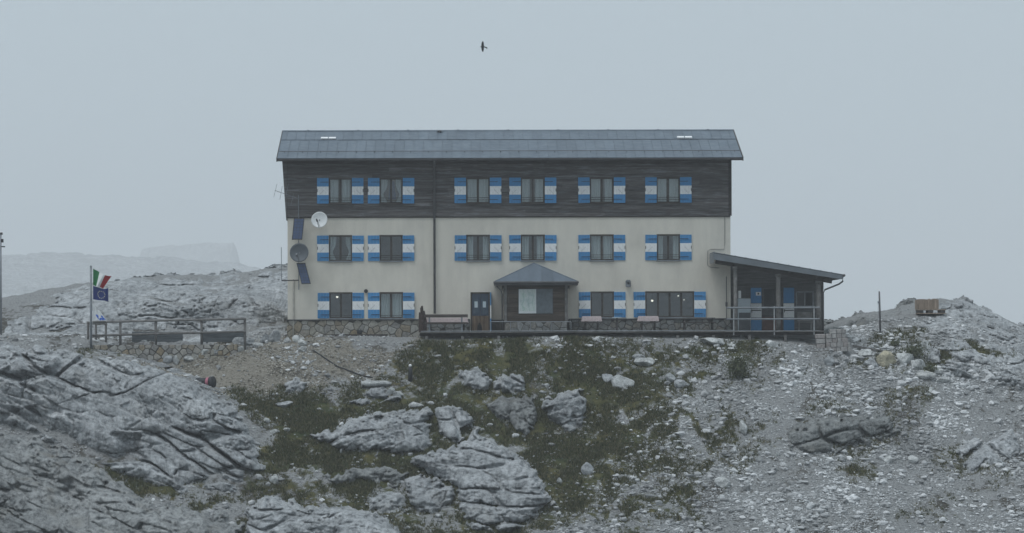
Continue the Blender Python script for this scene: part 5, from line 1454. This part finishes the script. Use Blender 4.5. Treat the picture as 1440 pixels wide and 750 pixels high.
q = MB(); q.tube([(-.86, 0, ZY(394.5)), (-.87, 0, ZY(347))], .018, 6); q.build('whip', GALV, ms)
def panel(cpts, label, y=-.62):
    P = [(XY(a, y), ZY(b, y)) for a, b in cpts]
    cx, cz = sum(p[0] for p in P) / 4, sum(p[1] for p in P) / 4
    t = thing('solar_panel', label, 'solar panel', (cx, y, cz))
    dep = [(.18 * (p[1] - cz)) for p in P]
    m = MB(); V_ = [(p[0] - cx, d_, p[1] - cz) for p, d_ in zip(P, dep)]
    m.add(V_ + [(v[0], v[1] + .04, v[2]) for v in V_], [(0, 1, 2, 3), (7, 6, 5, 4), (0, 4, 5, 1), (1, 5, 6, 2), (2, 6, 7, 3), (3, 7, 4, 0)]); m.build('frame', IRON, t)
    nc, nrw = 3, 7
    def lerp(u, v): 
        a = [V_[0][i] + (V_[1][i] - V_[0][i]) * u for i in range(3)]; b = [V_[3][i] + (V_[2][i] - V_[3][i]) * u for i in range(3)]
        return tuple(a[i] + (b[i] - a[i]) * v for i in range(3))
    m = MB()
    for i in range(nc):
        for j in range(nrw):
            u0, u1, v0, v1 = .06 + .88 * i / nc + .012, .06 + .88 * (i + 1) / nc - .012, .04 + .92 * j / nrw + .006, .04 + .92 * (j + 1) / nrw - .006
            m.add([(p[0], p[1] - .006, p[2]) for p in (lerp(u0, v0), lerp(u1, v0), lerp(u1, v1), lerp(u0, v1))], [(0, 1, 2, 3)])
    m.build('cells', simple('solar_blue', (.055, .085, .17), .25, .15, 4, spec=.5), t)
    q = MB(); q.tube([(XY(421) - cx, .03, .1), (XY(421) - cx, -y - .35, .1)], .025, 6); q.build('mount', GALV, t)
panel([(411, 336.5), (425.5, 336.5), (428.6, 306), (413.8, 305.5)], 'blue solar panel fixed above the dark satellite dish')
panel([(424.5, 399), (437.5, 398.5), (429.5, 369), (417, 369)], 'blue solar panel fixed below the dark satellite dish')
an_ = thing('television_antenna', 'spiky television aerial sticking out over the corner of the hut', 'antenna', PX(415.5, 277, -.5))
O_ = Vector(an_.location)
def rel(px, py, y=-.5): return Vector(PX(px, py, y)) - O_
q = MB(); q.tube([rel(386.5, 268), rel(415.5, 278)], .016, 6); q.tube([rel(415.5, 278), rel(421, 281, -.35)], .016, 6); q.build('boom', GALV, an_)
for a, b, c, d in ((385, 277.5, 389.5, 259), (393.5, 281, 397, 262), (405.5, 259, 401.5, 279), (409, 289, 413, 272)):
    q = MB(); q.tube([rel(a, b, -.55), rel(c, d, -.45)], .010, 6); q.build('element', GALV, an_)

# ------------------------------------------------------------------ fenced terrace on the left, flags, posts
YF = -2.1
rw_ = thing('retaining_wall', 'low wall of irregular squared stones carrying the fenced terrace', 'stone wall', (0, 0, 0))
wx0, wx1 = XY(129, YF), XY(334, YF); wz0, wz1 = ZY(511, YF), ZY(483.5, YF)
q = MB(); q.box(wx0, wx1, YF + .05, YF + .5, wz0 - .4, wz1 - .01); q.build('core', MORT, rw_)
stones(rw_, wx0, wx1, wz0, wz1, YF + .03, .37, .235, STONE_W, depth=.05, seed=14, gap=.03, jit=.34)
fn = thing('fence', 'grey timber rail fence along the edge of the low stone terrace', 'fence', (0, 0, 0))
zf = wz1 - .02
for pa, pb in (((128, 451.5), (346, 447.5)), ((128, 470.5), (346, 465.5))):
    q = MB(); q.tube([(XY(pa[0], YF), YF + .15, ZY(pa[1], YF)), (XY(236, YF), YF + .16, ZY((pa[1] + pb[1]) / 2 - .4, YF)), (XY(pb[0], YF), YF + .15, ZY(pb[1], YF))], .058, 8); q.build('rail', TIMB, fn, True)
for pxx, zt_ in ((168.5, 449.5), (218.5, 448), (283, 448), (344, 446)):
    q = MB(); xx = XY(pxx, YF); q.tube([(xx, YF + .25, zf - .3), (xx, YF + .24, ZY(zt_, YF))], .065, 8); q.build('post', TIMB, fn, True)
for i, (pxx, yy_) in enumerate(((124, 0.0), (135, 1.4), (149, 2.8))):
    q = MB(); xx = XY(pxx, yy_); z0_ = float(gz(xx, yy_)[0]); q.tube([(xx, yy_, z0_ - .2), (xx, yy_, z0_ + 1.0)], .06, 8); q.build('post', TIMB, fn, True)
q = MB(); q.tube([(XY(123, YF), YF + .15, ZY(452, YF)), (XY(124, 0), 0, .52), (XY(135, 1.4), 1.4, .5), (XY(149, 2.8), 2.8, .5)], .05, 8); q.build('rail', TIMB, fn, True)
GREYB = mat_wood('bench_grey', (.10, .115, .125), .12, grey=(.14, .15, .16), greyamt=.3)
for pa, pb, lab in ((185.5, 257, 'dark grey bench behind the fence, nearer the flagpole'), (284, 346, 'dark grey bench behind the fence, nearer the hut')):
    yb_ = -.9; xa, xb = XY(pa, yb_), XY(pb, yb_); z0_ = float(gz((xa + xb) / 2, yb_)[0])
    t = thing('bench', lab, 'bench', (0, 0, 0))
    for k, (za, zb2) in enumerate(((480, 473.2), (472.8, 465.2))):
        q = MB(); q.box(xa, xb, yb_, yb_ + .05, ZY(za, yb_), ZY(zb2, yb_), bev=.01); q.build('back_board', GREYB, t)
    q = MB(); q.box(xa, xb, yb_ + .06, yb_ + .45, ZY(472, yb_) - .05, ZY(472, yb_)); q.build('seat', GREYB, t)
    for xx in (xa + .2, xb - .25):
        q = MB(); q.box(xx, xx + .07, yb_ + .052, yb_ + .11, z0_ - .1, ZY(466, yb_)); q.box(xx, xx + .07, yb_ + .38, yb_ + .44, z0_ - .1, ZY(472, yb_) - .05); q.build('leg', GREYB, t)

fp = thing('flagpole', 'grey flagpole at the corner of the fenced terrace', 'flagpole', (XY(128.3, YF), YF - .05, 0))
q = MB(); q.tube([(0, 0, ZY(512, YF)), (0, 0, ZY(373.5, YF))], .062, 10, .05); q.tube([(0, 0, ZY(373.5, YF)), (0, 0, ZY(371.8, YF))], .065, 10, .02); q.build('pole', GALV, fp, True)
q = MB(); q.tube([(.085, 0, ZY(455, YF)), (.085, 0, ZY(376, YF))], .006, 5); q.build('halyard', WHITE, fp)
def cloth_mat(name, col): return simple(name, col, .85, .06, 3)
GRN, WHT, RED, EUB, STAR, FBL = cloth_mat('flag_green', (.015, .16, .055)), cloth_mat('flag_white', (.70, .72, .72)), cloth_mat('flag_red', (.42, .025, .035)), cloth_mat('flag_navy', (.012, .03, .15)), cloth_mat('flag_star', (.75, .72, .45)), cloth_mat('flag_blue', (.05, .14, .55))
def flag(corners, label, bands, emblem=None, waves=(.10, 2.2)):
    """corners TL, BL, TR, BR in picture positions at the pole's distance; cloth ripples in depth"""
    y0 = YF - .05
    C = [Vector(PX(a, b, y0)) for a, b in corners]; O = Vector((XY(129, y0), y0, C[1].z))
    t = thing('flag', label, 'flag', O)
    def pos(u, v, off=0.0):
        p = C[0].lerp(C[2], u).lerp(C[1].lerp(C[3], u), v) - O
        sag = .05 * math.sin(math.pi * u) * (1 - v)
        return Vector((p.x, waves[0] * math.sin(u * waves[1] * math.pi + v * 1.4) * min(1, u * 2.5) + off, p.z - sag + .03 * math.sin(u * 7 + v * 3) * u))
    nu, nv = 30, 16
    for k, (u0, u1, mt, nm) in enumerate(bands):
        m = MB(); 
        for side in (0, .004):
            V_ = [pos(u0 + (u1 - u0) * i / nu, j / nv, side) for j in range(nv + 1) for i in range(nu + 1)]
            m.add(V_, [(j * (nu + 1) + i, j * (nu + 1) + i + 1, (j + 1) * (nu + 1) + i + 1, (j + 1) * (nu + 1) + i) for j in range(nv) for i in range(nu)])
        m.build(nm, mt, t, True)
    if emblem: emblem(t, pos)
    return t
flag([(131, 378), (131, 401), (156.5, 389), (144.5, 406)], 'green, white and red tricolour flag at the top of the pole', [(0, .34, GRN, 'green_band'), (.34, .67, WHT, 'white_band'), (.67, 1, RED, 'red_band')], waves=(.14, 2.4))
def stars(t, pos):
    for k in range(12):
        a = 2 * math.pi * k / 12; cu, cv = .54 + .24 * math.cos(a), .52 + .30 * math.sin(a)
        pts = []
        for j in range(10):
            rr = .052 if j % 2 == 0 else .022; b = math.pi * j / 5
            pts.append(pos(cu + rr * math.sin(b) * .8, cv - rr * math.cos(b), -.012))
        c = pos(cu, cv, -.014); m = MB(); m.add(pts + [c], [(j, (j + 1) % 10, 10) for j in range(10)]); m.build('star', STAR, t)
flag([(131, 402), (131, 421), (152.5, 406), (152.5, 424.5)], 'dark blue flag with a ring of stars in the middle of the pole', [(0, 1, EUB, 'cloth')], stars, waves=(.07, 1.6))
def crest(t, pos):
    m = MB(); rr = random.Random(5)
    for k in range(9):
        cu, cv = rr.uniform(.35, .95), rr.uniform(.62, .96); pts = []
        for j in range(9):
            b = 2 * math.pi * j / 9; q_ = rr.uniform(.05, .13); pts.append(pos(min(1, cu + q_ * math.cos(b)), min(1, cv + q_ * math.sin(b)), -.012))
        m.add(pts, [tuple(range(9))])
    m.build('emblem', FBL, t)
flag([(131, 427), (131, 450), (139.5, 437), (150, 452)], 'drooping white flag with a blue emblem, lowest on the pole', [(0, 1, WHT, 'cloth')], crest, waves=(.10, 2.0))

# utility post at the left edge of the picture
x, y, z = PX(1.2, 470, -1.0)
up_ = thing('utility_post', 'tall grey post on a small brown mound at the left edge', 'post', (x, y, 0))
q = MB(); q.tube([(0, 0, ZY(486, y)), (0, 0, ZY(326, y))], .06, 10, .05); q.build('pole', GALV, up_, True)
q = MB(); q.box(-.08, .22, -.04, .04, ZY(345.6, y), ZY(344, y)); q.box(.02, .14, -.06, .06, ZY(339, y), ZY(334, y)); q.box(-.02, .1, -.05, .05, ZY(328, y), ZY(325, y)); q.build('bracket', IRON, up_)
v, f = ICO[4]; mv = v * np.array([1.25, 1.0, .52]) * (1 + .12 * n3(v, 2.5, 4))[:, None]
tag(mesh_obj('soil_mound', big_mesh('soil_mound', mv, f, simple('brown_soil', (.15, .12, .095), .95, .3, 5, bmp=.6), tri=True)), 'rounded brown soil mound around the foot of the tall post', 'mound').location = (x - .3, y, ZY(484, y))

# hose drum, pipe and marker on the gravel
hx, hy, hz = hit(291, 546, -9.0)
hy = max(hy, -8.2); hx = XY(291, hy); hz = float(gz(hx, hy)[0])
t = thing('barrel', 'dark barrel lying on its side with a pink end, below the gravel path', 'barrel', (hx, hy, hz + .3))
t.rotation_euler.z = math.radians(-24)
q = MB(); q.tube([(-.55, 0, 0), (-.3, 0, 0), (.18, 0, 0)], .21, 16); q.tube([(-.42, 0, 0), (-.38, 0, 0)], .225, 16); q.build('body', simple('barrel_dark', (.03, .034, .04), .6), t, True)
q = MB(); q.tube([(.02, -.02, 0), (.185, -.02, 0)], .235, 16); q.build('pink_end', simple('pink_plastic', (.42, .15, .20), .6), t, True)
q = MB(); q.tube([(.19, 0, .0), (.36, 0, .02)], .27, 16); q.build('drum', IRON, t, True)
pts = []
for pxx, pyy in ((440, 494), (452, 502), (464, 510), (476, 518), (488, 522), (500, 527), (512, 531), (524, 533)):
    x, y, z = hit(pxx, pyy); pts.append((x, y, z + .05))
q = MB(); q.tube(pts, .035, 8); tag(q.build('pipe', IRON, None, True), 'thin black pipe snaking down the gravel below the hut', 'pipe')
x, y, z = hit(577, 535)
t = thing('marker_post', 'short black post with a white knob standing on the turf', 'marker post', (x, y, z))
q = MB(); q.tube([(0, 0, -.1), (.01, 0, .35), (0, 0, .66)], .13, 10, .075); q.build('post', IRON, t, True)
v, f = ICO[2]; kb = mesh_obj('knob', big_mesh('knob', v * .075, f, WHITE, tri=True), None, t); kb.location = (0, 0, .71)

# ------------------------------------------------------------------ right side: block stack, post, beam, pallets
bs = thing('block_stack', 'stack of squared stone blocks at the corner of the veranda', 'block stack', (0, 0, 0))
STONE_P = mat_stone('cut_block', [(0, (.33, .30, .29)), (.5, (.42, .41, .40)), (1, (.30, .29, .285))])
rb = random.Random(9); yb_ = -2.9
for j in range(5):
    z0_ = ZY(496 - j * 6.3, yb_)
    xa = XY(1162 + (j == 4) * 5, yb_); xe = XY(1197 - j * 1.6, yb_)
    while xa < xe - .1:
        wd = rb.uniform(.2, .36); xb = min(xa + wd, xe)
        q = MB(); q.box(xa + .006, xb - .008, yb_ + rb.uniform(-.03, .03), yb_ + .5, z0_ + .004, z0_ + .215, bev=.018); q.build('block', STONE_P, bs)
        xa = xb
for j in range(3):
    q = MB(); z0_ = ZY(492 - j * 7, yb_ + .3); q.box(XY(1149 - j, yb_), XY(1161, yb_), yb_ + .1, yb_ + .55, z0_, z0_ + .235, bev=.03); q.build('block', STONE_P, bs)
x, y, z = hit(1238, 471, -2); t = thing('post', 'tall thin post standing on the gravel of the hillock', 'post', (x, y, z))
k_ = (D + y) / F
q = MB(); q.tube([(0, 0, -.3), (-.02, 0, 1.2), (-.05, 0, 61 * k_)], .05, 8, .04); q.build('pole', PIPE, t, True)
q = MB(); q.box(-.13, -.04, -.04, .04, 44 * k_, 47 * k_); q.tube([(-.1, 0, 20 * k_), (-.1, 0, 46 * k_)], .01, 5); q.build('fitting', GALV, t)
a_ = hit(1199, 490, -5); b_ = hit(1241, 497, -5)
q = MB(); q.bar((a_[0], a_[1], a_[2] + .12), (b_[0], b_[1], b_[2] + .1), .12, .1); tag(q.build('beam', TIMB), 'grey timber beam lying across the rocks beside the block stack', 'beam')
x, y, z = hit(1306, 442, 0); k_ = (D + y) / F
t = thing('wooden_crate', 'light brown wooden crate standing on a pallet on the hillock crest', 'crate', (x, y, z)); hw = 18 * k_
CRW = mat_wood('crate_wood', (.30, .235, .185), .12, (14, 14, 2), grey=(.3, .26, .22), greyamt=.2)
for i in range(10):
    w_ = 2 * (hw - .1) / 10; q = MB(); q.box(-hw + .0 + i * w_ + .004, -hw + (i + 1) * w_ - .004, -.5, -.47, 6.5 * k_, (20.5 + random.uniform(-.4, .8)) * k_); q.build('board', CRW, t)
q = MB(); q.box(-hw, hw - .2, -.465, .5, 6.5 * k_, 19.5 * k_); q.build('body', CRW, t)
pl_ = thing('pallet', 'weathered pallet under the light brown crate', 'pallet', (x + .05, y, z))
for zz0, zz1 in ((0.0, 1.2), (5.0, 6.3)):
    for k in range(4): q = MB(); q.box(-hw - .02, hw + .12, -.55 + k * .3, -.55 + k * .3 + .2, zz0 * k_, zz1 * k_ - .004); q.build('slat', CRW, pl_)
for xx in (-hw, -.15, hw - .2):
    q = MB(); q.box(xx, xx + .28, -.53, .5, 1.21 * k_, 4.99 * k_); q.build('block', DARKW, pl_)

# ------------------------------------------------------------------ the bird
bo = thing('bird', 'dark bird gliding with spread wings high above the roof', 'bird', PX(679, 66, -1.0))
bm = MB()
def bird():
    # body runs across the picture, wings spread up and down as it banks: one continuous skin
    body = [(-.12, .0, 0.012), (-.085, .0, .034), (-.03, 0, .05), (.04, 0, .045), (.08, 0, .022)]
    m = MB(); rings = []
    for x_, _, r_ in body: rings.append([(x_, math.cos(2 * math.pi * k / 10) * r_, math.sin(2 * math.pi * k / 10) * r_) for k in range(10)])
    vs = [p for g in rings for p in g]
    fs = [(i * 10 + k, i * 10 + (k + 1) % 10, (i + 1) * 10 + (k + 1) % 10, (i + 1) * 10 + k) for i in range(4) for k in range(10)] + [tuple(range(10)), tuple(range(40, 50))]
    m.add(vs, fs)
    for s_ in (-1, 1):
        outline = [(-.065, .0), (-.075, .10), (-.06, .19), (-.03, .255), (.0, .285), (.03, .25), (.045, .17), (.055, .08), (.06, .0)]
        sc_ = 1.0 if s_ > 0 else .92
        V_ = []
        for dy_ in (-.008, .008):
            V_ += [(a, dy_ - .12 * b, s_ * b * sc_) for a, b in outline]
        k = len(outline)
        m.add(V_, [tuple(range(k)), tuple(range(2 * k - 1, k - 1, -1))] + [(i, (i + 1) % k, (i + 1) % k + k, i + k) for i in range(k)])
    tl_ = [(.06, .02), (.22, -.03), (.235, -.075), (.2, -.10), (.06, -.02)]
    V_ = [(a, d_, b) for d_ in (-.006, .006) for a, b in tl_]; k = 5
    m.add(V_, [tuple(range(k)), tuple(range(2 * k - 1, k - 1, -1))] + [(i, (i + 1) % k, (i + 1) % k + k, i + k) for i in range(k)])
    m.add([(-.12, -.012, .01), (-.12, .012, .01), (-.12, 0, -.012), (-.165, 0, -.004)], [(0, 1, 3), (1, 2, 3), (2, 0, 3)])
    return m
bird().build('body', simple('bird_black', (.018, .02, .024), .7), bo)

# roots of things whose parts were placed directly: move each root to the thing's base
for o in [o for o in COL.objects if o.type == 'EMPTY' and o.parent is None and o.location.length < 1e-6 and o is not hut]:
    lo_, hi_ = Vector((1e9,) * 3), Vector((-1e9,) * 3)
    for c in o.children:
        for q in c.bound_box:
            p = Vector(q) + c.location
            lo_ = Vector(map(min, lo_, p)); hi_ = Vector(map(max, hi_, p))
    b_ = Vector(((lo_.x + hi_.x) / 2, (lo_.y + hi_.y) / 2, lo_.z))
    o.location = b_
    for c in o.children: c.location = c.location - b_

# ------------------------------------------------------------------ the cloud the hut stands in
q = MB(); q.box(-4400, 4400, -760, 5600, -90, 150)
hz_ = q.mesh('haze', [])
hm = bpy.data.materials.new('haze'); hm.use_nodes = True; nt = hm.node_tree; nt.nodes.clear()
ho = nt.nodes.new('ShaderNodeOutputMaterial'); pv = nt.nodes.new('ShaderNodeVolumePrincipled')
pv.inputs['Color'].default_value = (0.97, 0.985, 1.0, 1); pv.inputs['Density'].default_value = 0.00043; pv.inputs['Anisotropy'].default_value = 0.0
nt.links.new(pv.outputs[0], ho.inputs['Volume'])
hz_.materials.clear(); hz_.materials.append(hm)
tag(mesh_obj('haze', hz_), 'thin pale cloud filling the air around the hut', kind='stuff')
